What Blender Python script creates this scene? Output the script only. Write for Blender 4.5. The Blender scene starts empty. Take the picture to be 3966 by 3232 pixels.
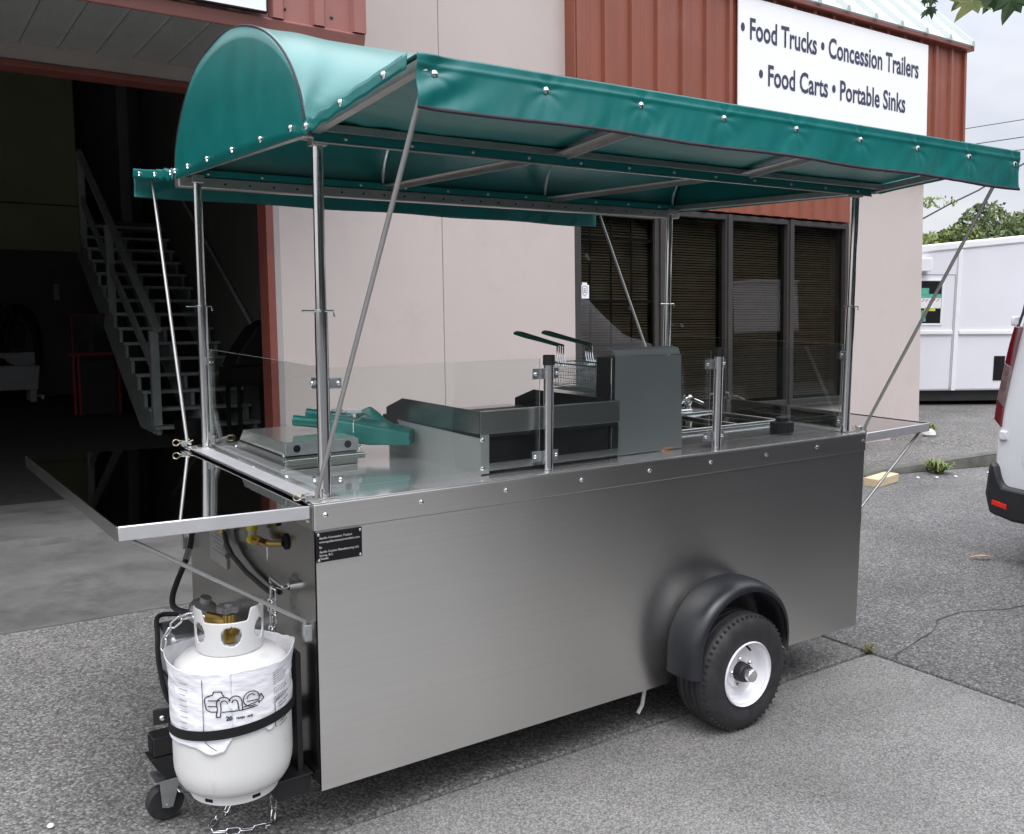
import bpy, bmesh, math, random
from math import sin, cos, pi, radians, sqrt, atan2
from mathutils import Vector, Matrix, Euler, noise as mnoise

random.seed(7)
scene = bpy.context.scene
COL = scene.collection

# ------------------------------------------------------------------ camera
cam_d = bpy.data.cameras.new('camera')
cam = bpy.data.objects.new('camera', cam_d)
COL.objects.link(cam)
cam.location = (-1.0051, -2.3945, 0.5646)
cam.rotation_euler = (1.4429, -0.0024, -0.6052)
cam_d.sensor_width = 36.0
cam_d.sensor_fit = 'HORIZONTAL'
cam_d.lens = 3707.5 / 3966 * 36
cam_d.clip_start = 0.02
cam_d.clip_end = 3000
scene.camera = cam

# ------------------------------------------------------------------ sky, sun, exposure
SUN_ELEV, SUN_AZ = radians(58), radians(205)      # azimuth measured from +Y clockwise
world = bpy.data.worlds.new('World')
scene.world = world
world.use_nodes = True
wn, wl = world.node_tree.nodes, world.node_tree.links
wn.clear()
w_out = wn.new('ShaderNodeOutputWorld')
w_bg = wn.new('ShaderNodeBackground')
w_bg.inputs['Strength'].default_value = 0.11
sky = wn.new('ShaderNodeTexSky')
sky.sky_type = 'NISHITA'
sky.sun_disc = False
sky.sun_elevation = SUN_ELEV
sky.sun_rotation = SUN_AZ
sky.air_density = 1.0
sky.dust_density = 1.5
w_tc = wn.new('ShaderNodeTexCoord')
w_map = wn.new('ShaderNodeMapping')
w_map.inputs['Scale'].default_value = (1.0, 1.0, 2.6)
w_noise = wn.new('ShaderNodeTexNoise')
w_noise.inputs['Scale'].default_value = 2.2
w_noise.inputs['Detail'].default_value = 6
w_noise.inputs['Roughness'].default_value = 0.55
w_sep = wn.new('ShaderNodeSeparateXYZ')
w_lum = wn.new('ShaderNodeMapRange')              # overcast: the zenith is brighter than the horizon
w_lum.inputs['From Min'].default_value = 0.0
w_lum.inputs['From Max'].default_value = 1.0
w_lum.inputs['To Min'].default_value = 5.0
w_lum.inputs['To Max'].default_value = 34.0
w_ramp = wn.new('ShaderNodeValToRGB')             # cloud tone from noise
w_ramp.color_ramp.elements[0].position = 0.32
w_ramp.color_ramp.elements[0].color = (0.80, 0.88, 1.07, 1)
w_ramp.color_ramp.elements[1].position = 0.62
w_ramp.color_ramp.elements[1].color = (1.34, 1.33, 1.36, 1)
w_mul = wn.new('ShaderNodeVectorMath'); w_mul.operation = 'SCALE'
w_mix = wn.new('ShaderNodeMix'); w_mix.data_type = 'RGBA'
w_mix.inputs['Factor'].default_value = 0.90
wl.new(w_tc.outputs['Generated'], w_map.inputs['Vector'])
wl.new(w_map.outputs['Vector'], w_noise.inputs['Vector'])
wl.new(w_tc.outputs['Generated'], w_sep.inputs['Vector'])
w_pow = wn.new('ShaderNodeMath'); w_pow.operation = 'POWER'; w_pow.use_clamp = True; w_pow.inputs[1].default_value = 2.2
w_max = wn.new('ShaderNodeMath'); w_max.operation = 'MAXIMUM'; w_max.inputs[1].default_value = 0.0
wl.new(w_sep.outputs['Z'], w_max.inputs[0])
wl.new(w_max.outputs['Value'], w_pow.inputs[0])
wl.new(w_pow.outputs['Value'], w_lum.inputs['Value'])
wl.new(w_noise.outputs['Fac'], w_ramp.inputs['Fac'])
wl.new(w_ramp.outputs['Color'], w_mul.inputs[0])
wl.new(w_lum.outputs['Result'], w_mul.inputs['Scale'])
wl.new(sky.outputs['Color'], w_mix.inputs['A'])
wl.new(w_mul.outputs['Vector'], w_mix.inputs['B'])
wl.new(w_mix.outputs['Result'], w_bg.inputs['Color'])
wl.new(w_bg.outputs['Background'], w_out.inputs['Surface'])

sun_d = bpy.data.lights.new('sun', 'SUN')
sun_d.energy = 0.9
sun_d.angle = radians(25)
sun_d.color = (1.0, 0.97, 0.93)
sun = bpy.data.objects.new('sun', sun_d)
COL.objects.link(sun)
sdir = Vector((sin(SUN_AZ) * cos(SUN_ELEV), cos(SUN_AZ) * cos(SUN_ELEV), sin(SUN_ELEV)))
sun.rotation_euler = sdir.to_track_quat('Z', 'Y').to_euler()
sun.location = (0, 0, 12)

scene.view_settings.view_transform = 'Standard'
scene.view_settings.look = 'None'
scene.view_settings.exposure = 0.32
scene.view_settings.gamma = 1.0
scene.view_settings.use_curve_mapping = False
scene.render.engine = 'CYCLES'
scene.cycles.max_bounces = 8
scene.cycles.transparent_max_bounces = 24
scene.cycles.use_denoising = True

# ------------------------------------------------------------------ helpers: materials
def mat(name, col, rough=0.5, metal=0.0, var=0.12, scale=6.0, bump=0.0, bscale=60.0, spec=0.5, coat=0.0,
        rvar=0.0, stretch=(1, 1, 1), col2=None, detail=6, aniso=0.0, tangent=None, sheen=0.0, dirt=None, bdist=0.01, buckle=0.0):
    m = bpy.data.materials.new(name)
    m.use_nodes = True
    n, l = m.node_tree.nodes, m.node_tree.links
    p = n['Principled BSDF']
    p.inputs['Roughness'].default_value = rough
    p.inputs['Metallic'].default_value = metal
    p.inputs['Specular IOR Level'].default_value = spec
    if coat: p.inputs['Coat Weight'].default_value = coat; p.inputs['Coat Roughness'].default_value = 0.08
    if sheen: p.inputs['Sheen Weight'].default_value = sheen
    tc = n.new('ShaderNodeTexCoord'); mp = n.new('ShaderNodeMapping')
    mp.inputs['Scale'].default_value = stretch
    l.new(tc.outputs['Object'], mp.inputs['Vector'])
    nz = n.new('ShaderNodeTexNoise')
    nz.inputs['Scale'].default_value = scale; nz.inputs['Detail'].default_value = detail
    l.new(mp.outputs['Vector'], nz.inputs['Vector'])
    r = n.new('ShaderNodeValToRGB')
    a = [max(0, c * (1 - var)) for c in col]; b = [min(1, c * (1 + var)) for c in col]
    if col2: a, b = col, col2
    r.color_ramp.elements[0].position = 0.30; r.color_ramp.elements[0].color = (*a, 1)
    r.color_ramp.elements[1].position = 0.70; r.color_ramp.elements[1].color = (*b, 1)
    l.new(nz.outputs['Fac'], r.inputs['Fac'])
    out = r.outputs['Color']
    if dirt:
        dcol, dscale, amt, lo = dirt
        n2 = n.new('ShaderNodeTexNoise'); n2.inputs['Scale'].default_value = dscale; n2.inputs['Detail'].default_value = 8
        n2.inputs['Roughness'].default_value = 0.7
        l.new(tc.outputs['Object'], n2.inputs['Vector'])
        mr = n.new('ShaderNodeMapRange'); mr.inputs['From Min'].default_value = lo; mr.inputs['From Max'].default_value = lo + 0.2
        mr.inputs['To Max'].default_value = amt
        l.new(n2.outputs['Fac'], mr.inputs['Value'])
        mx = n.new('ShaderNodeMix'); mx.data_type = 'RGBA'
        l.new(mr.outputs['Result'], mx.inputs['Factor']); l.new(out, mx.inputs['A'])
        mx.inputs['B'].default_value = (*dcol, 1)
        out = mx.outputs['Result']
    l.new(out, p.inputs['Base Color'])
    if rvar:
        mr = n.new('ShaderNodeMapRange')
        mr.inputs['To Min'].default_value = max(0.01, rough - rvar); mr.inputs['To Max'].default_value = rough + rvar
        l.new(nz.outputs['Fac'], mr.inputs['Value']); l.new(mr.outputs['Result'], p.inputs['Roughness'])
    if bump:
        nb = n.new('ShaderNodeTexNoise'); nb.inputs['Scale'].default_value = bscale; nb.inputs['Detail'].default_value = 5
        l.new(mp.outputs['Vector'], nb.inputs['Vector'])
        bp = n.new('ShaderNodeBump'); bp.inputs['Strength'].default_value = bump; bp.inputs['Distance'].default_value = bdist
        l.new(nb.outputs['Fac'], bp.inputs['Height']); l.new(bp.outputs['Normal'], p.inputs['Normal'])
    if buckle:
        n3 = n.new('ShaderNodeTexNoise'); n3.inputs['Scale'].default_value = 2.1; n3.inputs['Detail'].default_value = 1
        m3 = n.new('ShaderNodeMapping'); m3.inputs['Scale'].default_value = (1.5, 1, 0.4)
        l.new(tc.outputs['Object'], m3.inputs['Vector']); l.new(m3.outputs['Vector'], n3.inputs['Vector'])
        b3 = n.new('ShaderNodeBump'); b3.inputs['Strength'].default_value = buckle; b3.inputs['Distance'].default_value = 0.05
        l.new(n3.outputs['Fac'], b3.inputs['Height']); l.new(b3.outputs['Normal'], p.inputs['Normal'])
    if aniso:
        p.inputs['Anisotropic'].default_value = aniso
        tg = n.new('ShaderNodeTangent'); tg.direction_type = 'UV_MAP'; tg.uv_map = 'UVMap'; p.inputs['Anisotropic Rotation'].default_value = 0.25
        l.new(tg.outputs['Tangent'], p.inputs['Tangent'])
    return m

def glass(name, tint=(0.96, 0.98, 0.97), ior=1.5, rough=0.0, gain=1.0):
    m = bpy.data.materials.new(name); m.use_nodes = True
    n, l = m.node_tree.nodes, m.node_tree.links
    n.remove(n['Principled BSDF'])
    out = n['Material Output']
    t = n.new('ShaderNodeBsdfTransparent'); t.inputs['Color'].default_value = (*tint, 1)
    g = n.new('ShaderNodeBsdfGlossy'); g.inputs['Roughness'].default_value = rough
    g.inputs['Color'].default_value = (gain, gain, gain, 1)
    f = n.new('ShaderNodeFresnel')
    gm_ = n.new('ShaderNodeNewGeometry'); io = n.new('ShaderNodeMapRange')   # same reflectance from either side of the pane
    io.inputs['To Min'].default_value = ior; io.inputs['To Max'].default_value = 1 / ior
    l.new(gm_.outputs['Backfacing'], io.inputs['Value']); l.new(io.outputs['Result'], f.inputs['IOR'])
    mx = n.new('ShaderNodeMixShader')
    l.new(f.outputs['Fac'], mx.inputs['Fac']); l.new(t.outputs['BSDF'], mx.inputs[1]); l.new(g.outputs['BSDF'], mx.inputs[2])
    l.new(mx.outputs['Shader'], out.inputs['Surface'])
    return m

def fabric(name, col, trans=0.12, rough=0.5, spec=0.5):
    m = mat(name, col, rough=rough, spec=spec, var=0.10, scale=9, bump=0.08, bscale=420, rvar=0.06, bdist=0.002)
    n, l = m.node_tree.nodes, m.node_tree.links
    p = n['Principled BSDF']; out = n['Material Output']
    p.inputs['Coat Weight'].default_value = 0.35; p.inputs['Coat Roughness'].default_value = 0.32
    tl = n.new('ShaderNodeBsdfTranslucent'); tl.inputs['Color'].default_value = (col[0] * 1.2, col[1] * 1.2, col[2] * 1.2, 1)
    mx = n.new('ShaderNodeMixShader'); mx.inputs['Fac'].default_value = trans
    l.new(p.outputs['BSDF'], mx.inputs[1]); l.new(tl.outputs['BSDF'], mx.inputs[2])
    l.new(mx.outputs['Shader'], out.inputs['Surface'])
    return m

def aggregate(name, base, light, dark, cell, bump, grey, big=(0.72, 1.14)):
    """exposed aggregate: pebbles of different tones in a cement paste"""
    m = bpy.data.materials.new(name); m.use_nodes = True
    n, l = m.node_tree.nodes, m.node_tree.links
    p = n['Principled BSDF']; p.inputs['Roughness'].default_value = 0.82; p.inputs['Specular IOR Level'].default_value = 0.3
    tc = n.new('ShaderNodeTexCoord')
    wob = n.new('ShaderNodeTexNoise'); wob.inputs['Scale'].default_value = cell * 0.8; wob.inputs['Detail'].default_value = 2
    add = n.new('ShaderNodeVectorMath'); add.operation = 'MULTIPLY_ADD'
    add.inputs[1].default_value = (0.6 / cell,) * 3
    l.new(tc.outputs['Object'], wob.inputs['Vector']); l.new(wob.outputs['Color'], add.inputs[0]); l.new(tc.outputs['Object'], add.inputs[2])
    v = n.new('ShaderNodeTexVoronoi'); v.inputs['Scale'].default_value = cell; v.inputs['Randomness'].default_value = 1.0
    l.new(add.outputs['Vector'], v.inputs['Vector'])
    sep = n.new('ShaderNodeSeparateColor'); l.new(v.outputs['Color'], sep.inputs['Color'])
    r = n.new('ShaderNodeValToRGB'); e = r.color_ramp.elements
    e[0].position = 0.0; e[0].color = (*dark, 1)
    e[1].position = 1.0; e[1].color = (*light, 1)
    x = r.color_ramp.elements.new(0.45); x.color = (*base, 1)
    x = r.color_ramp.elements.new(0.78); x.color = (*grey, 1)
    l.new(sep.outputs['Red'], r.inputs['Fac'])
    edge = n.new('ShaderNodeMapRange'); edge.inputs['From Min'].default_value = 0.35; edge.inputs['From Max'].default_value = 0.75
    edge.inputs['To Min'].default_value = 1.0; edge.inputs['To Max'].default_value = 0.55
    l.new(v.outputs['Distance'], edge.inputs['Value'])
    big_n = n.new('ShaderNodeTexNoise'); big_n.inputs['Scale'].default_value = 1.3; big_n.inputs['Detail'].default_value = 7; big_n.inputs['Roughness'].default_value = 0.65
    l.new(tc.outputs['Object'], big_n.inputs['Vector'])
    bm_ = n.new('ShaderNodeMapRange'); bm_.inputs['From Min'].default_value = 0.3; bm_.inputs['From Max'].default_value = 0.7
    bm_.inputs['To Min'].default_value = big[0]; bm_.inputs['To Max'].default_value = big[1]
    l.new(big_n.outputs['Fac'], bm_.inputs['Value'])
    mu = n.new('ShaderNodeMath'); mu.operation = 'MULTIPLY'
    l.new(edge.outputs['Result'], mu.inputs[0]); l.new(bm_.outputs['Result'], mu.inputs[1])
    sc = n.new('ShaderNodeVectorMath'); sc.operation = 'SCALE'
    l.new(r.outputs['Color'], sc.inputs[0]); l.new(mu.outputs['Value'], sc.inputs['Scale'])
    l.new(sc.outputs['Vector'], p.inputs['Base Color'])
    inv = n.new('ShaderNodeMath'); inv.operation = 'SUBTRACT'; inv.inputs[0].default_value = 1.0
    l.new(v.outputs['Distance'], inv.inputs[1])
    bp = n.new('ShaderNodeBump'); bp.inputs['Strength'].default_value = bump; bp.inputs['Distance'].default_value = 0.006
    l.new(inv.outputs['Value'], bp.inputs['Height']); l.new(bp.outputs['Normal'], p.inputs['Normal'])
    return m

M = {}
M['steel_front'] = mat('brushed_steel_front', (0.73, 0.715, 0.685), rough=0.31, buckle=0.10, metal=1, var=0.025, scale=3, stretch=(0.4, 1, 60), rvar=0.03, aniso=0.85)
M['steel'] = mat('satin_steel', (0.52, 0.51, 0.49), rough=0.22, metal=1, var=0.05, scale=4, rvar=0.05, bump=0.02, bscale=3, bdist=0.05)
M['steel_grain'] = mat('grained_steel', (0.60, 0.60, 0.585), rough=0.30, metal=1, var=0.05, scale=6, stretch=(1, 1, 30), rvar=0.05)
M['deck'] = mat('polished_deck', (0.80, 0.785, 0.77), rough=0.10, metal=0.72, var=0.04, scale=3, rvar=0.03, bump=0.03, bscale=2.2, bdist=0.03)
M['mirror'] = mat('mirror_steel', (0.50, 0.50, 0.49), rough=0.03, metal=1, var=0.02, scale=3, rvar=0.01, bump=0.008, bscale=2.0, bdist=0.03)
M['chrome'] = mat('chrome', (0.80, 0.80, 0.80), rough=0.07, metal=1, var=0.02)
M['tube'] = mat('polished_tube', (0.70, 0.70, 0.69), rough=0.13, metal=1, var=0.04, scale=20, rvar=0.03)
M['galv'] = mat('galvanised', (0.55, 0.57, 0.58), rough=0.38, metal=1, var=0.10, scale=40, rvar=0.08)
M['rod'] = mat('grey_rod', (0.46, 0.46, 0.45), rough=0.42, metal=0.85, var=0.06, scale=30)
M['alu'] = mat('mill_aluminium', (0.45, 0.44, 0.42), rough=0.38, metal=0.9, var=0.08, scale=20)
M['black_metal'] = mat('black_paint', (0.012, 0.012, 0.013), rough=0.38, var=0.2, scale=20, bump=0.06, bscale=120)
M['black_rubber'] = mat('black_rubber', (0.020, 0.020, 0.021), rough=0.72, var=0.25, scale=40, bump=0.10, bscale=200, bdist=0.002)
M['tyre'] = mat('tyre_rubber', (0.022, 0.022, 0.024), rough=0.62, var=0.3, scale=25, bump=0.12, bscale=180, bdist=0.002, dirt=((0.07, 0.066, 0.06), 14, 0.4, 0.5))
M['fender'] = mat('black_fender_plastic', (0.016, 0.017, 0.021), rough=0.33, var=0.12, scale=10)
M['white_rim'] = mat('white_rim_paint', (0.80, 0.79, 0.82), rough=0.30, var=0.03, scale=12)
M['tank'] = mat('tank_paint', (0.66, 0.655, 0.64), rough=0.33, var=0.04, scale=7, bump=0.05, bscale=30, bdist=0.004, dirt=((0.30, 0.28, 0.25), 14, 0.55, 0.60))
M['sleeve'] = mat('white_plastic_sleeve', (0.80, 0.80, 0.83), rough=0.38, var=0.03, scale=10, bump=0.5, bscale=14, stretch=(1, 1, 2.2), bdist=0.012)
M['ink'] = mat('black_ink', (0.012, 0.012, 0.014), rough=0.6, var=0.1, spec=0.15)
M['ink_grey'] = mat('grey_ink', (0.22, 0.22, 0.25), rough=0.6, var=0.1)
M['silver_ink'] = mat('silver_ink', (0.50, 0.50, 0.48), rough=0.45, var=0.1)
M['brass'] = mat('brass', (0.55, 0.38, 0.12), rough=0.28, metal=1, var=0.12, scale=30)
M['splash_steel'] = mat('griddle_splash_steel', (0.34, 0.34, 0.335), rough=0.25, metal=1, var=0.05, scale=6)  # base darkened to stand in for the dark garage it reflects
M['side_steel'] = mat('griddle_side_steel', (0.50, 0.50, 0.49), rough=0.45, metal=0.6, var=0.05, scale=6)
M['satin_strip'] = mat('satin_edge_strip', (0.66, 0.66, 0.665), rough=0.42, metal=0.6, var=0.06, scale=14)
M['end_steel'] = mat('end_panel_steel', (0.36, 0.355, 0.34), rough=0.20, metal=1, var=0.05, scale=6, stretch=(1, 1, 30), buckle=0.12)  # dark surroundings reflected at this end are put into the base colour
M['band_black'] = mat('flat_black_strap', (0.010, 0.010, 0.011), rough=0.6, var=0.2, spec=0.25)
M['hose_grey'] = mat('grey_black_hose', (0.045, 0.045, 0.046), rough=0.6, var=0.2)
M['zinc_yellow'] = mat('yellow_zinc', (0.46, 0.42, 0.31), rough=0.32, metal=1, var=0.1)
M['guard_grey'] = mat('grey_guard_steel', (0.305, 0.32, 0.318), rough=0.42, metal=0.4, var=0.05, scale=4)
M['yellow_tape'] = mat('yellow_sealant', (0.72, 0.62, 0.04), rough=0.55, var=0.15, scale=40)
M['green_hood'] = fabric('green_canvas', (0.0015, 0.155, 0.143), trans=0.05, rough=0.36, spec=0.55)
M['green_under'] = fabric('green_canvas_awning', (0.002, 0.165, 0.150), trans=0.09, rough=0.38, spec=0.5)
M['hem'] = mat('dark_hem', (0.022, 0.018, 0.026), rough=0.7, var=0.2)
M['tarp'] = mat('green_tarp', (0.004, 0.17, 0.145), rough=0.34, var=0.12, scale=12, bump=0.1, bscale=22)
M['green_grip'] = mat('green_vinyl_grip', (0.012, 0.085, 0.050), rough=0.4, var=0.15)
M['griddle_black'] = mat('black_iron', (0.015, 0.015, 0.015), rough=0.5, var=0.2)
M['pane'] = glass('clear_pane')
M['pane_edge'] = mat('pane_edge', (0.30, 0.36, 0.35), rough=0.25, var=0.05)
M['win_glass'] = glass('window_glass', tint=(0.60, 0.60, 0.59), ior=1.45)
M['clear_bag'] = glass('clear_plastic', tint=(0.88, 0.89, 0.9), ior=1.5, rough=0.12)
M['wall'] = mat('beige_stucco_panel', (0.50, 0.432, 0.405), rough=0.85, var=0.045, scale=1.3, bump=0.12, bscale=220, detail=8, bdist=0.002, dirt=((0.36, 0.305, 0.275), 1.3, 0.42, 0.53))
M['wall_return'] = mat('grey_return', (0.36, 0.33, 0.315), rough=0.85, var=0.05)
M['red'] = mat('barn_red_steel', (0.240, 0.070, 0.041), rough=0.42, var=0.09, scale=2.0, stretch=(3, 3, 0.6), detail=7, dirt=((0.30, 0.13, 0.10), 2.4, 0.4, 0.55))
M['red_fascia'] = mat('faded_red_fascia', (0.300, 0.118, 0.100), rough=0.55, var=0.08, scale=3.0, detail=8, dirt=((0.17, 0.06, 0.05), 6, 0.4, 0.6))
M['red_trim'] = mat('red_trim', (0.20, 0.055, 0.04), rough=0.5, var=0.12, scale=5)
M['soffit'] = mat('soffit_steel', (0.36, 0.355, 0.34), rough=0.6, var=0.05, scale=5)
M['header'] = mat('header_beige', (0.36, 0.30, 0.27), rough=0.8, var=0.06, scale=3)
M['roof'] = mat('pale_steel_roof', (0.40, 0.44, 0.42), rough=0.4, var=0.04, scale=3)
M['bronze'] = mat('dark_bronze_frame', (0.055, 0.050, 0.047), rough=0.42, metal=0.3, var=0.10, scale=12)
M['blind'] = mat('tan_blind_slat', (0.34, 0.27, 0.195), rough=0.55, var=0.14, scale=7)
M['room_dark'] = mat('dark_room', (0.03, 0.028, 0.026), rough=0.9, var=0.2)
M['sign_white'] = mat('white_sign_face', (0.84, 0.84, 0.85), rough=0.35, var=0.015, scale=2)
M['sign_ink'] = mat('navy_lettering', (0.035, 0.037, 0.075), rough=0.5, var=0.05)
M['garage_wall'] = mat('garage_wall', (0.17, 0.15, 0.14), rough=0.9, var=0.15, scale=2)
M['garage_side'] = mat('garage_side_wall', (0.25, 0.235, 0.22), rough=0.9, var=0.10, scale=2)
M['office_wall'] = mat('olive_office_wall', (0.36, 0.36, 0.21), rough=0.85, var=0.08, scale=2)
M['stair'] = mat('grey_painted_wood', (0.58, 0.64, 0.61), rough=0.7, var=0.12, scale=8)
M['sink_plastic'] = mat('laundry_tub_plastic', (0.55, 0.55, 0.56), rough=0.5, var=0.08, dirt=((0.12, 0.12, 0.12), 8, 0.5, 0.62))
M['machine_red'] = mat('machine_red', (0.30, 0.02, 0.02), rough=0.45, var=0.15)
M['machine_dark'] = mat('machine_black', (0.02, 0.02, 0.02), rough=0.6, var=0.2)
M['hopper'] = mat('hopper_steel', (0.30, 0.30, 0.30), rough=0.4, metal=0.8, var=0.1)
M['van_white'] = mat('white_car_paint', (0.78, 0.79, 0.82), rough=0.24, var=0.02, coat=0.6)
M['truck_white'] = mat('white_truck_panel', (0.72, 0.72, 0.76), rough=0.40, var=0.03, scale=1.5)
M['truck_trim'] = mat('white_truck_trim', (0.80, 0.80, 0.82), rough=0.35, var=0.02)
M['bumper'] = mat('dark_bumper_plastic', (0.022, 0.023, 0.026), rough=0.48, var=0.15, bump=0.1, bscale=250, bdist=0.001)
M['lamp_red'] = mat('red_lamp_lens', (0.13, 0.006, 0.012), rough=0.12, var=0.15, scale=40, coat=0.8)
M['lamp_clear'] = mat('clear_lamp_lens', (0.17, 0.11, 0.11), rough=0.15, var=0.3, scale=30, coat=0.8)
M['reflector'] = mat('red_reflector', (0.75, 0.02, 0.015), rough=0.25, var=0.35, scale=90, coat=0.5)
M['leaf'] = mat('maple_leaf', spec=0.12, col=(0.028, 0.050, 0.010), rough=0.45, col2=(0.120, 0.120, 0.020), scale=6)
M['leaf_dark'] = mat('dark_leaf', spec=0.12, col=(0.012, 0.028, 0.010), rough=0.45, col2=(0.030, 0.055, 0.016), scale=10)
M['foliage'] = mat('tree_foliage', (0.070, 0.105, 0.040), rough=0.65, col2=(0.150, 0.190, 0.075), scale=1.6)
M['foliage2'] = mat('bright_foliage', (0.110, 0.160, 0.040), rough=0.65, col2=(0.230, 0.280, 0.080), scale=2.2)
M['hedge'] = mat('conifer_foliage', (0.018, 0.026, 0.014), rough=0.8, col2=(0.035, 0.050, 0.022), scale=2)
M['bark'] = mat('bark', (0.10, 0.08, 0.06), rough=0.9, var=0.3, scale=20)
M['weed'] = mat('weed_green', (0.09, 0.14, 0.03), rough=0.6, col2=(0.16, 0.20, 0.05), scale=20)
M['wood'] = mat('pale_pine', (0.58, 0.46, 0.30), rough=0.65, var=0.10, scale=3, stretch=(2, 14, 14))
M['stone'] = mat('pale_stone', (0.60, 0.60, 0.58), rough=0.8, var=0.1, bump=0.3, bscale=30)
M['dry_leaf'] = mat('dry_leaf', (0.42, 0.26, 0.12), rough=0.7, var=0.15)
M['cable'] = mat('cable_black', (0.03, 0.03, 0.035), rough=0.6)
M['asphalt'] = mat('asphalt', (0.045, 0.045, 0.047), rough=0.85, var=0.2, scale=30, bump=0.3, bscale=150)
M['ag_front'] = aggregate('fine_aggregate', (0.275, 0.268, 0.258), (0.36, 0.352, 0.34), (0.200, 0.194, 0.186), 150, 0.28, (0.305, 0.298, 0.286))
M['ag_mid'] = aggregate('coarse_aggregate', (0.182, 0.176, 0.167), (0.32, 0.312, 0.295), (0.105, 0.101, 0.096), 110, 0.45, (0.225, 0.218, 0.207))
M['ag_right'] = aggregate('coarse_grey_aggregate', (0.170, 0.167, 0.163), (0.33, 0.322, 0.31), (0.095, 0.093, 0.091), 105, 0.42, (0.210, 0.207, 0.202))
M['ag_walk'] = aggregate('sidewalk_aggregate', (0.165, 0.160, 0.150), (0.33, 0.32, 0.30), (0.075, 0.072, 0.068), 75, 0.5, (0.21, 0.20, 0.19))
M['apron'] = mat('worn_concrete', (0.135, 0.131, 0.124), rough=0.8, var=0.20, scale=2.6, bump=0.25, bscale=120, detail=9, bdist=0.002, dirt=((0.045, 0.043, 0.04), 1.4, 0.75, 0.46))
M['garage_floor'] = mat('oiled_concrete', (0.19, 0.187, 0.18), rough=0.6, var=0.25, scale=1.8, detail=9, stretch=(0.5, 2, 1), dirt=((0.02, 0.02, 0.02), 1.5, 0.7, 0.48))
M['kerb'] = mat('kerb_concrete', (0.10, 0.10, 0.085), rough=0.9, var=0.25, scale=9, bump=0.3, bscale=60, dirt=((0.05, 0.06, 0.03), 4, 0.6, 0.5))
M['joint'] = mat('joint_dirt', (0.045, 0.042, 0.036), rough=0.95, var=0.3, scale=20)
M['moss'] = mat('moss', (0.16, 0.15, 0.05), rough=0.9, var=0.3, scale=60)
M['orange'] = mat('orange_label', (0.75, 0.25, 0.04), rough=0.5)
M['tag_metal'] = mat('etched_plate', (0.52, 0.51, 0.49), rough=0.4, metal=0.7, var=0.12, scale=60, stretch=(1, 1, 12))
M['poster_green'] = mat('poster_green', (0.10, 0.42, 0.30), rough=0.5, var=0.3, scale=12)
M['poster_white'] = mat('poster_white', (0.75, 0.78, 0.76), rough=0.5, var=0.1, scale=20)
M['poster_red'] = mat('poster_red', (0.65, 0.10, 0.12), rough=0.5)
M['poster_yellow'] = mat('poster_yellow', (0.65, 0.55, 0.05), rough=0.5)

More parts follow.
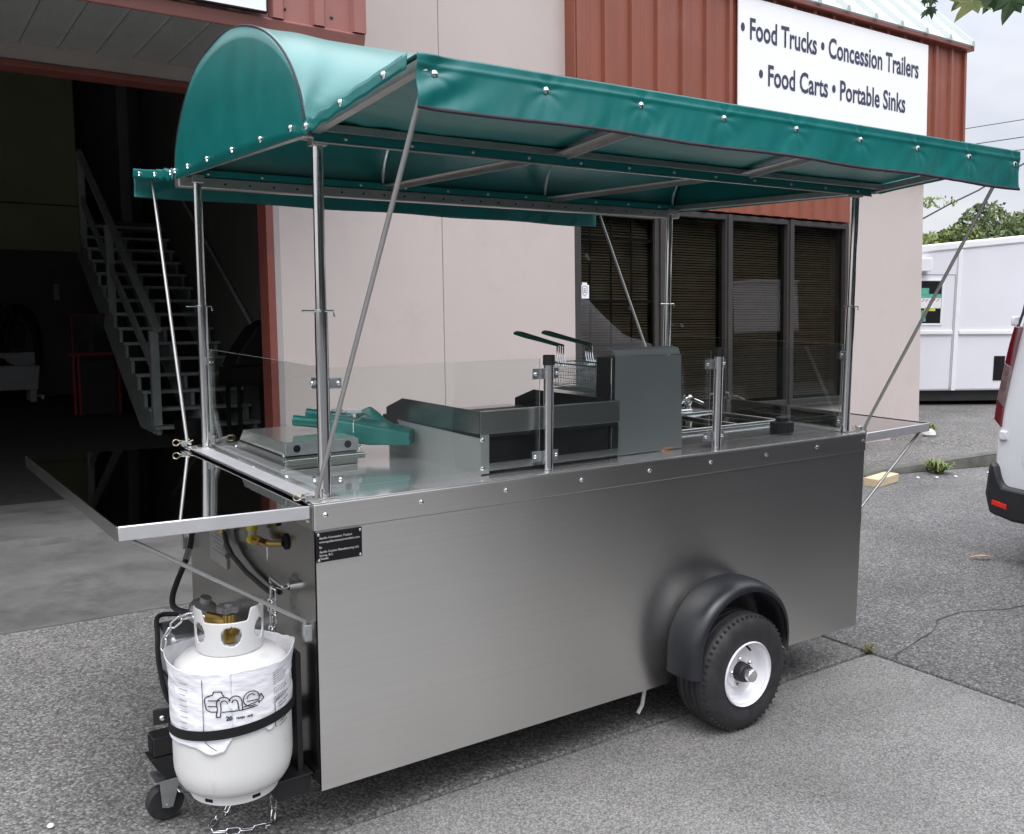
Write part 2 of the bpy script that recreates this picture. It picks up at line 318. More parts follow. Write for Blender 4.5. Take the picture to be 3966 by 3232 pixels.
# ------------------------------------------------------------------ helpers: meshes
class MB:
    def __init__(self): self.v, self.f, self.mi, self.m = [], [], [], 0
    def vert(self, p): self.v.append(tuple(p)); return len(self.v) - 1
    def face(self, ids): self.f.append(tuple(ids)); self.mi.append(self.m)
    def poly(self, pts): self.face([self.vert(p) for p in pts])
    def box(self, x0, x1, y0, y1, z0, z1):
        i = len(self.v)
        for z in (z0, z1):
            for x, y in ((x0, y0), (x1, y0), (x1, y1), (x0, y1)): self.v.append((x, y, z))
        for q in ((0, 3, 2, 1), (4, 5, 6, 7), (0, 1, 5, 4), (1, 2, 6, 5), (2, 3, 7, 6), (3, 0, 4, 7)):
            self.face([i + k for k in q])
        return self
    def obox(self, c, X, Y, Z):
        c, X, Y, Z = Vector(c), Vector(X), Vector(Y), Vector(Z); i = len(self.v)
        for s in (-1, 1):
            for a, b in ((-1, -1), (1, -1), (1, 1), (-1, 1)): self.v.append(tuple(c + X * a + Y * b + Z * s))
        for q in ((0, 3, 2, 1), (4, 5, 6, 7), (0, 1, 5, 4), (1, 2, 6, 5), (2, 3, 7, 6), (3, 0, 4, 7)):
            self.face([i + k for k in q])
        return self
    def bar(self, a, b, w, h, up=(0, 0, 1)):
        a, b = Vector(a), Vector(b); d = (b - a); L = d.length; d.normalize()
        s = d.cross(Vector(up))
        if s.length < 1e-4: s = d.cross(Vector((0, 1, 0)))
        s.normalize(); u = s.cross(d)
        return self.obox((a + b) / 2, d * L / 2, s * w / 2, u * h / 2)
    def tube(self, path, r, seg=10, cap=True, closed=False):
        P = [Vector(p) for p in path]; n = len(P); rings = []
        rr = r if isinstance(r, (list, tuple)) else [r] * n
        prev = None
        for k in range(n):
            if closed: d = P[(k + 1) % n] - P[k - 1]
            else: d = P[min(k + 1, n - 1)] - P[max(k - 1, 0)]
            d.normalize()
            if prev is None:
                a = Vector((0, 0, 1)) if abs(d.z) < 0.9 else Vector((1, 0, 0))
                s = d.cross(a).normalized()
            else:
                s = (prev - d * prev.dot(d)); s.normalize()
            prev = s; t = d.cross(s)
            rings.append([self.vert(P[k] + (s * cos(2 * pi * j / seg) + t * sin(2 * pi * j / seg)) * rr[k]) for j in range(seg)])
        for k in range(n if closed else n - 1):
            A, B = rings[k], rings[(k + 1) % n]
            for j in range(seg): self.face((A[j], A[(j + 1) % seg], B[(j + 1) % seg], B[j]))
        if cap and not closed: self.face(rings[0][::-1]); self.face(rings[-1])
        return self
    def cyl(self, a, b, r, seg=16): return self.tube([a, b], r, seg)
    def lathe(self, prof, o=(0, 0, 0), axis=(0, 0, 1), seg=24, capA=False, capB=False):
        o, ax = Vector(o), Vector(axis).normalized()
        a = Vector((1, 0, 0)) if abs(ax.x) < 0.9 else Vector((0, 1, 0))
        s = ax.cross(a).normalized(); t = ax.cross(s)
        rings = [[self.vert(o + ax * h + (s * cos(2 * pi * j / seg) + t * sin(2 * pi * j / seg)) * r) for j in range(seg)] for r, h in prof]
        for A, B in zip(rings, rings[1:]):
            for j in range(seg): self.face((A[j], A[(j + 1) % seg], B[(j + 1) % seg], B[j]))
        if capA: self.face(rings[0][::-1])
        if capB: self.face(rings[-1])
        return self
    def grid(self, fn, nu, nv):
        ids = [[self.vert(fn(i / nu, j / nv)) for j in range(nv + 1)] for i in range(nu + 1)]
        for i in range(nu):
            for j in range(nv): self.face((ids[i][j], ids[i + 1][j], ids[i + 1][j + 1], ids[i][j + 1]))
        return self
    def prism(self, pts, off):
        off = Vector(off); n = len(pts)
        a = [self.vert(p) for p in pts]; b = [self.vert(Vector(p) + off) for p in pts]
        self.face(a[::-1]); self.face(b)
        for k in range(n): self.face((a[k], a[(k + 1) % n], b[(k + 1) % n], b[k]))
        return self
    def dome(self, c, ax, r, h, seg=8):
        return self.lathe([(r, 0), (r * 0.86, h * 0.55), (r * 0.45, h * 0.92), (0.0005, h)], c, ax, seg)
    def mesh(self, name, base=(0, 0, 0), smooth=30, recalc=True):
        me = bpy.data.meshes.new(name); b = Vector(base)
        me.from_pydata([tuple(Vector(p) - b) for p in self.v], [], self.f)
        if any(self.mi):
            me.polygons.foreach_set('material_index', self.mi)
        if recalc:
            bm = bmesh.new(); bm.from_mesh(me); bmesh.ops.remove_doubles(bm, verts=bm.verts, dist=1e-6)
            bmesh.ops.recalc_face_normals(bm, faces=bm.faces); bm.to_mesh(me); bm.free()
        if smooth:
            me.shade_smooth(); me.set_sharp_from_angle(angle=radians(smooth))
        me.update()
        return me
    def build(self, name, mats, parent=None, smooth=30, bevel=0.0, solid=0.0, recalc=True, kind=None, label=None):
        base = BASE.get(parent.name, Vector()) if parent else Vector()
        me = self.mesh(name, base, smooth, recalc)
        for m_ in (mats if isinstance(mats, (list, tuple)) else [mats]): me.materials.append(m_)
        o = bpy.data.objects.new(name, me); COL.objects.link(o)
        if parent: o.parent = parent; BASE[o.name] = base
        if solid:
            md = o.modifiers.new('thickness', 'SOLIDIFY'); md.thickness = solid; md.offset = 0
        if bevel:
            md = o.modifiers.new('bevel', 'BEVEL'); md.width = bevel; md.segments = 2; md.limit_method = 'ANGLE'; md.angle_limit = radians(40)
        if kind: o['kind'] = kind
        if label: o['label'] = label
        return o

BASE = {}
# building frame: the yard falls away from the building a little
G0 = -0.9885
GS = -0.0105
def gz(x, y=0): return G0 + GS * x
O0 = Vector((0, 4.05, -0.9535))
Wv = Vector((0, 0.046, 1.0)).normalized()
_y, _s = radians(-0.5), radians(-0.6)
U = Vector((cos(_y) * cos(_s), sin(_y) * cos(_s), sin(_s))).normalized()
Wv = (Wv - U * Wv.dot(U)).normalized()
V = Wv.cross(U)
FR = Matrix(((U.x, V.x, Wv.x, O0.x), (U.y, V.y, Wv.y, O0.y), (U.z, V.z, Wv.z, O0.z), (0, 0, 0, 1)))

def thing(name, label, cat, base=(0, 0, 0), frame=None, group=None):
    """Empty at the base of a thing; its parts are given in the coordinates of the yard (or of the building frame)"""
    o = bpy.data.objects.new(name, None); COL.objects.link(o)
    o.empty_display_size = 0.1
    T = Matrix.Translation(Vector(base))
    o.matrix_world = (frame @ T) if frame is not None else T
    o['label'] = label; o['category'] = cat
    if group: o['group'] = group
    BASE[o.name] = Vector(base)
    return o
def tag(o, label, cat, group=None):
    o['label'] = label; o['category'] = cat
    if group: o['group'] = group
    return o
def struct(o): o['kind'] = 'structure'; return o
def inst(src_me, name, parent, matrix, material=None):
    o = bpy.data.objects.new(name, src_me); COL.objects.link(o)
    if parent: o.parent = parent
    o.matrix_local = matrix
    return o
def at(loc, zaxis=(0, 0, 1), xhint=(1, 0, 0), base=(0, 0, 0)):
    z = Vector(zaxis).normalized(); x = Vector(xhint); x = (x - z * x.dot(z))
    if x.length < 1e-4: x = Vector((0, 1, 0)) - z * z.y
    x.normalize(); y = z.cross(x)
    m = Matrix((x, y, z)).transposed().to_4x4(); m.translation = Vector(loc) - Vector(base)
    return m
def text_mesh(s, size=1.0, bold=0.0, xscale=1.0, align='LEFT', spacing=1.0, res=3):
    cu = bpy.data.curves.new('text', 'FONT'); cu.body = s; cu.size = size; cu.offset = bold; cu.resolution_u = res
    cu.align_x = align; cu.space_character = spacing
    ob = bpy.data.objects.new('text', cu); COL.objects.link(ob)
    bpy.context.view_layer.update()
    me = bpy.data.meshes.new_from_object(ob.evaluated_get(bpy.context.evaluated_depsgraph_get()))
    bpy.data.objects.remove(ob); bpy.data.curves.remove(cu)
    me.transform(Matrix.Diagonal((xscale, 1, 1, 1)))
    return me
def tw(me):
    xs = [v.co.x for v in me.vertices]; return min(xs), max(xs)
def nz(x, y=0.0, z=0.0): return mnoise.noise(Vector((x, y, z)))

# ================================================================== GROUND
def slab(name, pts, m, sub=None, thick=0.10, lift=0.0):
    b = MB()
    top = [Vector((x, y, gz(x) + lift)) for x, y in pts]
    b.prism([p - Vector((0, 0, thick)) for p in top], (0, 0, thick))
    o = b.build(name, m, smooth=0, bevel=0.012)
    return struct(o)

# one ground sheet out to the horizon, following the fall of the yard near the cart
b = MB()
xs = [-400, -40, -12, 0, 12, 40, 400]
b.grid(lambda u, v: (xs[round(u * 6)], -400 + 800 * v, gz(max(-40, min(40, xs[round(u * 6)]))) - 0.035), 6, 4)
struct(b.build('ground', M['joint'], smooth=0))
JX = 2.645
slab('driveway_slab', [(-14, -2.6), (JX - .006, -2.6), (JX - .006, 0.062), (-14, 0.01)], M['ag_front'])
slab('driveway_slab', [(-14, 0.024), (JX - .006, 0.076), (JX - .008, 2.37), (-14, 2.49)], M['ag_mid'])
slab('driveway_slab', [(JX + .010, -2.6), (5.6, -2.6), (5.6, 0.6), (5.2, 3.2), (JX + .008, 2.8)], M['ag_right'])
slab('driveway_slab', [(5.6, -2.6), (16, -2.6), (16, 0.9), (7.989, 2.47), (6.438, 2.77), (5.2, 3.2), (5.6, 0.6)], M['ag_right'], lift=-0.0005)
slab('garage_apron', [(-14, 2.51), (JX - .008, 2.385), (JX + .002, 4.02), (-14, 4.02)], M['apron'])
slab('parking_lot', [(-40, -30), (40, -30), (40, -2.62), (-40, -2.62)], M['asphalt'])

# crack across the right slab (a shallow open line of dirt)
cr = [(2.66, -0.06), (2.70, -0.02), (2.80, 0.00), (3.022, 0.049), (3.10, 0.058), (3.167, 0.081), (3.314, 0.152), (3.524, 0.157), (3.771, 0.05), (4.05, 0.02)]
b = MB(); L_, R_ = [], []
for i, (x, y) in enumerate(cr):
    w = 0.0035 + 0.002 * sin(i * 2.3)
    L_.append(b.vert((x, y - w, gz(x) + .002))); R_.append(b.vert((x + .003, y + w, gz(x) + .002)))
for i in range(len(cr) - 1): b.face((L_[i], L_[i + 1], R_[i + 1], R_[i]))
struct(b.build('pavement_crack', M['joint'], smooth=0))

# sidewalk with its kerb, dying out towards the garage drive
def kerb_h(x): return max(0.004, min(0.12, 0.030 + (x - 6.44) * 0.052))
def kerb_y(x): return 2.76 - (x - 6.438) * 0.1915 if x > 5.6 else 2.92 + (5.6 - x) * 0.25
kx = [4.6, 5.2, 5.6, 6.0, 6.4, 6.8, 7.2, 7.6, 8.0, 8.6, 9.4, 10.5, 13, 18]
b = MB()
def walk(u, v):
    x = kx[round(u * 13)]; y0 = kerb_y(x); y1 = 4.06 if x < 9.3 else 14
    y = y0 + (y1 - y0) * (v ** 1.5)
    return (x, y, gz(x) + kerb_h(x) * (1 - v * 0.9) + .004)
b.grid(walk, 13, 5)
struct(b.build('sidewalk', M['ag_walk'], smooth=20))
b = MB()
def kerbf(u, v):
    x = kx[round(u * 13)]; y = kerb_y(x)
    prof = [(-.012, -.03), (-.008, 0.55), (0.0, 0.92), (.02, 1.0), (.10, 1.02)]
    dy, h = prof[round(v * 4)]
    return (x, y + dy, gz(x) + kerb_h(x) * h + .005)
b.grid(kerbf, 13, 4)
struct(b.build('kerb', M['kerb'], smooth=40))

# small things lying on the yard
def pebble(r, seed, sq=0.6):
    b = MB(); rnd = random.Random(seed)
    b.lathe([(0.001, -sq), (0.6, -sq * .8), (1.0, -.1), (0.8, sq * .6), (0.3, sq), (0.001, sq)], seg=9)
    b.v = [(x * r * (1 + .2 * nz(x * 3, y * 3, seed)), y * r * (1 + .25 * nz(y * 3, z * 3, seed + 4)), z * r) for x, y, z in b.v]
    return b
o = pebble(0.075, 3, 0.7).build('stone', M['stone']); o.location = (8.86, 3.66, gz(8.86) + 0.11)
tag(o, 'pale white stone lying on the sidewalk near the end of the beige wall', 'stone')
b = MB(); b.box(-.20, .20, -.065, .065, 0, .075)
o = b.build('wood_block', M['wood'], bevel=.006); o.location = (6.24, 2.47, gz(6.27)); o.rotation_euler = (0, 0, radians(10))
tag(o, 'short pale wooden block lying on the paving against the kerb', 'wood block')
for i, (x, y) in enumerate([(6.75, 2.45), (6.9, 2.36), (7.1, 2.3), (7.55, 2.25)]):
    o = pebble(0.016, 20 + i).build('pebble', M['stone']); o.location = (x, y, gz(x) + .008)
    tag(o, ['white pebble nearest the wooden block by the kerb', 'white pebble second from the wooden block, further out from the kerb', 'white pebble just in front of the weed clump at the kerb', 'white pebble right of the weed clump, nearest the van'][i], 'pebble', 'white pebbles scattered by the kerb')
for i, (x, y) in enumerate([(-0.62, 0.52), (-0.93, 1.9), (-0.75, 3.5)]):
    o = pebble([.011, .009, .012][i], 40 + i).build('litter_scrap', M['stone']); o.location = (x, y, gz(x) + .006)
    tag(o, ['white scrap on the coarse paving left of the black caster', 'white scrap at the edge of the worn concrete apron',
            'white scrap on the dark concrete in front of the garage'][i], 'scrap')
b = MB(); b.grid(lambda u, v: ((u - .5) * .16, (v - .5) * .035 * sin(pi * max(.05, min(.95, u))), .012 + .015 * sin(u * 3)), 8, 3)
o = b.build('dry_leaf', M['dry_leaf'], solid=.002); o.location = (4.59, .645, gz(4.6)); o.rotation_euler = (0, 0, radians(-40))
tag(o, 'dry tan leaf lying on the grey paving in front of the white van', 'leaf')
def weed(x, y, z, r, n, label, m='weed', seed=1):
    rnd = random.Random(seed); b = MB()
    for i in range(n):
        a = rnd.uniform(0, 2 * pi); l = r * rnd.uniform(.5, 1.1); w = r * rnd.uniform(.06, .13); h = r * rnd.uniform(.3, 1.0)
        d = Vector((cos(a), sin(a), 0)); s = Vector((-sin(a), cos(a), 0)) * w; o_ = d * rnd.uniform(0, r * .3)
        p = [o_, o_ + d * l * .35 + Vector((0, 0, h * .7)), o_ + d * l * .75 + Vector((0, 0, h)), o_ + d * l + Vector((0, 0, h * .7))]
        q = [.4, 1, .8, .02]
        A = [b.vert(p[k] - s * q[k]) for k in range(4)]; B_ = [b.vert(p[k] + s * q[k]) for k in range(4)]
        for k in range(3): b.face((A[k], A[k + 1], B_[k + 1], B_[k]))
    o = b.build('weed', M[m], recalc=False, smooth=60); o.location = (x, y, z)
    return tag(o, label, 'weed')
weed(7.15, 2.50, gz(7.1), .13, 60, 'green weed clump growing at the foot of the kerb', seed=2)
weed(9.3, 3.95, gz(9.3) + .05, .12, 40, 'green weed tuft at the foot of the building corner', seed=3)
weed(6.42, 2.86, gz(6.4) + .02, .10, 26, 'thin weed on the kerb edge behind the wooden block', seed=4)
weed(2.63, 0.07, gz(2.63), .035, 40, 'olive moss tuft where the three driveway slabs meet', 'moss', seed=5)

# ================================================================== BUILDING
bld = thing('commercial_building', 'beige workshop building with red ribbed siding, open garage bay and dark windows', 'building', (0, 0, 0), FR)
def B(b, name, m, **k): return b.build(name, M[m] if isinstance(m, str) else m, k.pop('parent', bld), **k)

WT = 6.2
b = MB(); b.box(1.504, 2.817, 0.0, 0.20, -.25, WT); B(b, 'wall_panel', 'wall', smooth=0, bevel=.003)
b = MB(); b.box(2.822, 4.118, 0.0, 0.20, -.25, WT); B(b, 'wall_panel', 'wall', smooth=0, bevel=.003)
b = MB(); b.box(7.84, 9.15, 0.0, 0.25, -.25, 3.6); B(b, 'wall_panel', 'wall', smooth=0, bevel=.004)
b = MB(); b.box(9.00, 9.15, 0.25, 12.0, -.25, 3.6); B(b, 'side_wall', 'wall', smooth=0)
b = MB(); b.box(4.118, 7.84, 0.03, 0.20, -.25, 0.465); B(b, 'wall_infill', 'wall', smooth=0)
b = MB(); b.box(4.118, 5.20, 0.02, .2, 2.36, 3.05); B(b, 'wall_infill', 'wall', smooth=0)
b = MB(); b.box(-4.5, 1.40, 0.0, 0.20, 2.905, 3.15); B(b, 'header_beam', 'header', smooth=0, bevel=.004)
b = MB(); b.box(-4.5, 1.41, -.012, 0.16, 2.865, 2.90); B(b, 'header_trim', 'red_trim', smooth=0, bevel=.004)
b = MB(); b.box(1.408, 1.462, -.01, 0.16, -.05, 2.902); B(b, 'door_jamb', 'red_trim', smooth=0, bevel=.004)
b = MB(); b.box(1.4625, 1.503, -.004, 0.20, -.05, 3.0); B(b, 'jamb_return', 'wall_return', smooth=0)
b = MB(); b.box(-4.5, 4.1, 0.02, 0.2, 3.155, WT); B(b, 'wall_above_door', 'wall', smooth=0)

# canopy over the garage: perforated soffit boards, bottom trim, ribbed fascia
w_s = 0.2166
for i in range(26):
    u1 = 1.655 - i * w_s; u0 = u1 - w_s + .004
    b = MB()
    prof = [(u0, 3.0), (u0 + .01, 3.004), (u0 + .012, 2.998), (u1 - .02, 2.998), (u1 - .018, 3.006), (u1, 3.006)]
    b.prism([(u, -0.985, w) for u, w in prof] + [(u1, -.985, 3.02), (u0, -.985, 3.02)], (0, .980, 0))
    B(b, 'soffit_board', 'soffit', smooth=0)
b = MB()
for i in range(26):                                                # rows of perforation dimples as shallow fine ribs
    u1 = 1.655 - i * w_s
    for k in range(14):
        u = u1 - .03 - k * .0125
        b.box(u - .002, u + .002, -.97, -.02, 2.9945, 2.9975)
B(b, 'soffit_ribs', 'soffit', smooth=0, kind='stuff')
b = MB(); b.prism([(1.712, v, w) for v, w in [(-.985, 2.99), (-1.0, 2.995), (-1.022, 3.055), (-1.022, 3.065), (-.985, 3.075)]], (-6.3, 0, 0))
B(b, 'fascia_trim', 'red_fascia', smooth=0, bevel=.004)
pu = [1.715, 1.601, 1.357, 1.10, .845, .59, .335]
for i in range(24):
    u1 = 1.70 - i * .2557 + .012; u0 = u1 - .2557
    b = MB()
    pts = [(u0, 0), (u0 + .030, 0), (u0 + .085, 0), (u0 + .140, 0), (u0 + .158, 0), (u0 + .178, -.034), (u0 + .238, -.034), (u0 + .2555, 0)]
    n_ = len(pts)
    b.prism([(u, -1.0 + v, 3.07) for u, v in pts] + [(u0 + .2555, -.985, 3.07), (u0, -.985, 3.07)], (0, 0, 1.45))
    B(b, 'fascia_panel', 'red_fascia', smooth=0)
b = MB(); b.box(1.69, 1.715, -1.03, 0.0, 3.07, 4.52); B(b, 'fascia_return', 'red_fascia', smooth=0)
b = MB(); b.box(-4.5, 1.70, -.98, .02, 4.45, 4.5); B(b, 'canopy_roof', 'roof', smooth=0)
for u in (1.175, 1.47, .93):
    b = MB(); b.dome((u + .03, -1.0, 3.14), (0, -1, 0), .012, .008, 8); B(b, 'fascia_screw', 'bronze')

# red ribbed parapet with its sloping metal roof
sp = 0.2935
bx0, bx1, bw0, bw1 = 4.045, 9.72, 3.0, 4.385
n_p = 19; sp = (bx1 - bx0) / n_p
for i in range(n_p):
    u0 = bx0 + i * sp
    pts = [(u0, 0), (u0 + .012, -.032), (u0 + .052, -.032), (u0 + .066, 0), (u0 + .14, 0), (u0 + .15, -.008), (u0 + .165, -.008), (u0 + .175, 0), (u0 + sp - .001, 0)]
    b = MB(); b.prism([(u, -.10 + v, bw0) for u, v in pts] + [(u0 + sp - .001, -.06, bw0), (u0, -.06, bw0)], (0, 0, bw1 - bw0))
    B(b, 'siding_panel', 'red', smooth=0)
b = MB(); b.box(bx0 - .012, bx0 - .001, -.13, 0.02, bw0, bw1); B(b, 'parapet_return', 'red', smooth=0)
b = MB(); b.box(bx1 - .03, bx1 + .012, -.135, 12, bw0, bw1); B(b, 'parapet_side', 'red', smooth=0)
b = MB(); b.box(bx0, bx1, -.06, .02, bw0 - .02, bw0 + .01); b.box(7.85, bx1, .02, 12, bw0 - .02, bw0 + .01); B(b, 'parapet_soffit', 'soffit', smooth=0)
b = MB(); b.box(bx0 - .03, bx1 + .07, -.19, -.04, bw1, bw1 + .06); B(b, 'eave_trim', 'red_trim', smooth=0, bevel=.006)
sl = (4.768 - 4.378) / (0.138 + .25)      # pitch of the roof
def rw(v): return bw1 + .063 + (v + .19) * sl
b = MB(); b.prism([(bx0 - .02, -.2, rw(-.2)), (bx0 - .02, 2.2, rw(2.2)), (bx0 - .02, 2.2, rw(2.2) - .03), (bx0 - .02, -.18, rw(-.2) - .03)], (bx1 - bx0 + .06, 0, 0))
B(b, 'roof_sheet', 'roof', smooth=0)
for k in range(14):
    u = bx1 + .02 - k * .45
    if u < bx0: break
    b = MB()
    b.prism([(u - .045, -.21, rw(-.21) + .001), (u - .022, -.21, rw(-.21) + .06), (u + .012, -.21, rw(-.21) + .06), (u + .03, -.21, rw(-.21) + .001)], (0, 2.4, 2.4 * sl))
    B(b, 'roof_rib', 'roof', smooth=0)
b = MB(); b.box(4.2, 9.6, 2.0, 2.2, 3.2, rw(2.0) - .05); B(b, 'roof_back_wall', 'wall', smooth=0)

# short red corrugated band over the windows
n_s = 13; sp2 = (7.835 - 5.205) / n_s
for i in range(n_s):
    u0 = 5.205 + i * sp2
    pts = [(u0, 0), (u0 + .02, -.025), (u0 + .10, -.025), (u0 + .125, 0), (u0 + sp2 - .002, 0)]
    b = MB(); b.prism([(u, .012 + v, 2.365) for u, v in pts] + [(u0 + sp2 - .002, .04, 2.365), (u0, .04, 2.365)], (0, 0, .64))
    B(b, 'siding_strip', 'red', smooth=0)

# shop front: door leaf and three fixed windows, bronze frames, blinds behind the glass
def frame_rect(b, u0, u1, w0, w1, t, v0, v1, tb=None):
    tb = tb or t
    b.box(u0, u0 + t, v0, v1, w0, w1); b.box(u1 - t, u1, v0, v1, w0, w1)
    b.box(u0 + t, u1 - t, v0 + .001, v1 - .001, w0, w0 + tb); b.box(u0 + t, u1 - t, v0 + .001, v1 - .001, w1 - t, w1)
def blinds(parent, u0, u1, w0, w1, v):
    b = MB(); w = w0
    k = 0
    while w < w1:
        tlt = .0085 + .001 * sin(k * 1.7); sag = .0015 * sin(k * .9)
        b.poly([(u0, v - .010, w - tlt + sag), (u1, v - .010, w - tlt - sag), (u1, v + .010, w + tlt - sag), (u0, v + .010, w + tlt + sag)])
        w += .0242; k += 1
    b2 = b.build('blind_slats', M['blind'], parent, smooth=0, recalc=False, kind='stuff')
def window(u0, u1, w0, w1, name='window', t=.05):
    b = MB(); frame_rect(b, u0, u1, w0, w1, t, .015, .10); f = B(b, name, 'bronze', smooth=0, bevel=.004)
    b = MB(); b.box(u0 + t, u1 - t, .062, .068, w0 + t, w1 - t); b.build('pane', M['win_glass'], f, smooth=0)
    blinds(f, u0 + t + .012, u1 - t - .012, w0 + t + .04, w1 - t - .01, .135)
    return f
f = window(5.20, 6.015, .47, 2.345); f = window(6.0165, 6.91, .47, 2.345); f = window(6.9115, 7.835, .47, 2.345)
b = MB(); b.box(5.20, 7.835, -.015, .10, .43, .469); B(b, 'window_sill', 'bronze', smooth=0, bevel=.004)
for u in (6.016, 6.911):
    b = MB(); b.box(u - .028, u + .028, -.002, .014, .47, 2.345); B(b, 'mullion', 'bronze', smooth=0, bevel=.003)
b = MB(); b.box(4.121, 4.160, .01, .15, 0, 2.36); b.box(5.12, 5.198, .01, .15, 0, 2.36); b.box(4.16, 5.12, .012, .15, 2.30, 2.36)
B(b, 'door_frame', 'bronze', smooth=0, bevel=.004)
b = MB(); frame_rect(b, 4.163, 5.117, .02, 2.297, .05, .03, .085, tb=.25); dr = B(b, 'door', 'bronze', smooth=0, bevel=.004, label='glazed dark bronze door with grille bars')
b = MB(); b.box(4.212, 5.068, .055, .061, .27, 2.25); b.build('pane', M['win_glass'], dr, smooth=0)
for u in (4.344, 4.583, 4.821):
    b = MB(); b.box(u - .007, u + .007, .072, .084, .28, 2.24); b.build('grille_bar', M['bronze'], dr, smooth=0)
for w in (2.056, 1.508, 1.115):
    b = MB(); b.box(4.215, 5.065, .066, .080, w - .012, w + .012); b.build('grille_bar', M['bronze'], dr, smooth=0)
blinds(dr, 4.225, 5.055, .35, 2.24, .125)
b = MB(); b.cyl((4.20, -.02, .98), (4.20, .03, .98), .016, 10); b.cyl((4.20, -.02, .98), (4.32, -.02, .98), .012, 10); b.build('handle', M['galv'], dr)
# the white alarm sticker with its shield
b = MB(); b.box(4.213, 4.310, .049, .0535, 1.528, 1.645); b.box(4.235, 4.288, .049, .0535, 1.646, 1.665); st = b.build('alarm_sticker', M['sign_white'], bld, bevel=.004, label='white alarm sticker with grey shield on door glass')
b = MB(); sh = [(4.235, 1.63), (4.262, 1.638), (4.289, 1.63), (4.287, 1.575), (4.262, 1.548), (4.237, 1.575)]
for k in range(6): b.bar((sh[k][0], .0475, sh[k][1]), (sh[(k + 1) % 6][0], .0475, sh[(k + 1) % 6][1]), .004, .0025, up=(0, 1, 0))
for w in (1.612, 1.597, 1.582): b.box(4.248, 4.276, .046, .0485, w - .003, w + .003)
b.build('shield_print', M['ink_grey'], st, smooth=0)
# the room behind the shop front
b = MB(); b.box(4.12, 7.84, 3.0, 3.1, 0, 2.6); b.box(4.05, 4.119, .21, 3.1, 0, 2.6); b.box(7.841, 7.9, .26, 3.1, 0, 2.6); b.box(4.12, 7.84, .205, 3.0, 2.5, 2.6)
b.box(4.12, 7.84, .205, 3.0, -.1, 0.0); B(b, 'shop_room', 'room_dark', smooth=0)

# garage interior
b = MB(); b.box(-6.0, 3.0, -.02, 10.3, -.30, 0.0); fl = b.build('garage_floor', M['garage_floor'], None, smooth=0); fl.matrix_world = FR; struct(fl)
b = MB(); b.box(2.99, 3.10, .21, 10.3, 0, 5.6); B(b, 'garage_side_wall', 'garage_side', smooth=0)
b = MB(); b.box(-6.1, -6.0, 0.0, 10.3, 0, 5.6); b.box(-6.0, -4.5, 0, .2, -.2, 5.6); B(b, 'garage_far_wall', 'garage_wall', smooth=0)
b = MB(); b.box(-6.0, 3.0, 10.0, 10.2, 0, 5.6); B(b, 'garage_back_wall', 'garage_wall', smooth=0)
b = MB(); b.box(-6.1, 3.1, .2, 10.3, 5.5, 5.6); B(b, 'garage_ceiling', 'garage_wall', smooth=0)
b = MB(); b.box(-6.0, 1.76, 8.60, 8.70, 2.525, 3.165); B(b, 'office_panel', 'office_wall', smooth=0)
b = MB(); b.box(-6.0, 1.76, 8.60, 8.70, 3.185, 5.5); B(b, 'office_panel', 'office_wall', smooth=0)
b = MB(); b.box(-6.0, 1.76, 8.62, 8.72, 3.16, 3.19); B(b, 'office_joint', 'machine_dark', smooth=0)
b = MB(); b.box(-6.0, 2.99, 8.72, 10.0, 2.86, 3.0); B(b, 'office_landing', 'garage_wall', smooth=0)
b = MB(); b.box(2.38, 2.53, 8.75, 8.90, 0, 5.5); B(b, 'garage_post', 'garage_side', smooth=0)
# sign boards
sg = thing('business_sign', 'large white sign with navy lettering on the red ribbed parapet', 'sign', (7.45, -.14, 3.0), FR)
b = MB(); b.box(5.945, 8.952, -.150, -.136, 3.08, 4.335); b.build('sign_board', M['sign_white'], sg, smooth=0, bevel=.003)
def sign_line(s, u0, u1, w, size, bold):
    me = text_mesh(s, size, bold); a, c = tw(me)
    k = (u1 - u0) / (c - a)
    me.transform(Matrix.Translation((-a, 0, 0))); me.transform(Matrix.Diagonal((k, 1, 1, 1)))
    me.transform(Matrix.Rotation(pi / 2, 4, 'X')); me.transform(Matrix.Translation((u0 - BASE[sg.name].x, -.1525 - BASE[sg.name].y, w - BASE[sg.name].z)))
    me.materials.append(M['sign_ink']); o = bpy.data.objects.new('lettering', me); COL.objects.link(o); o.parent = sg
sign_line('\u2022 Food Trucks \u2022 Concession Trailers', 5.975, 8.775, 3.955, .275, .006)
sign_line('\u2022 Food Carts \u2022 Portable Sinks', 6.225, 8.545, 3.562, .275, .006)
sg2 = thing('canopy_sign', 'white sign board whose lower edge shows on the faded red canopy fascia over the garage', 'sign', (-1, -1.04, 3.06), FR)
b = MB(); b.box(-3.6, 1.072, -1.062, -1.040, 3.085, 4.3); b.build('sign_board', M['sign_white'], sg2, smooth=0)
b = MB(); b.box(1.0725, 1.079, -1.066, -1.036, 3.078, 4.3); b.box(-3.6, 1.0725, -1.066, -1.036, 3.0765, 3.0845); b.build('sign_edge', M['ink'], sg2, smooth=0)

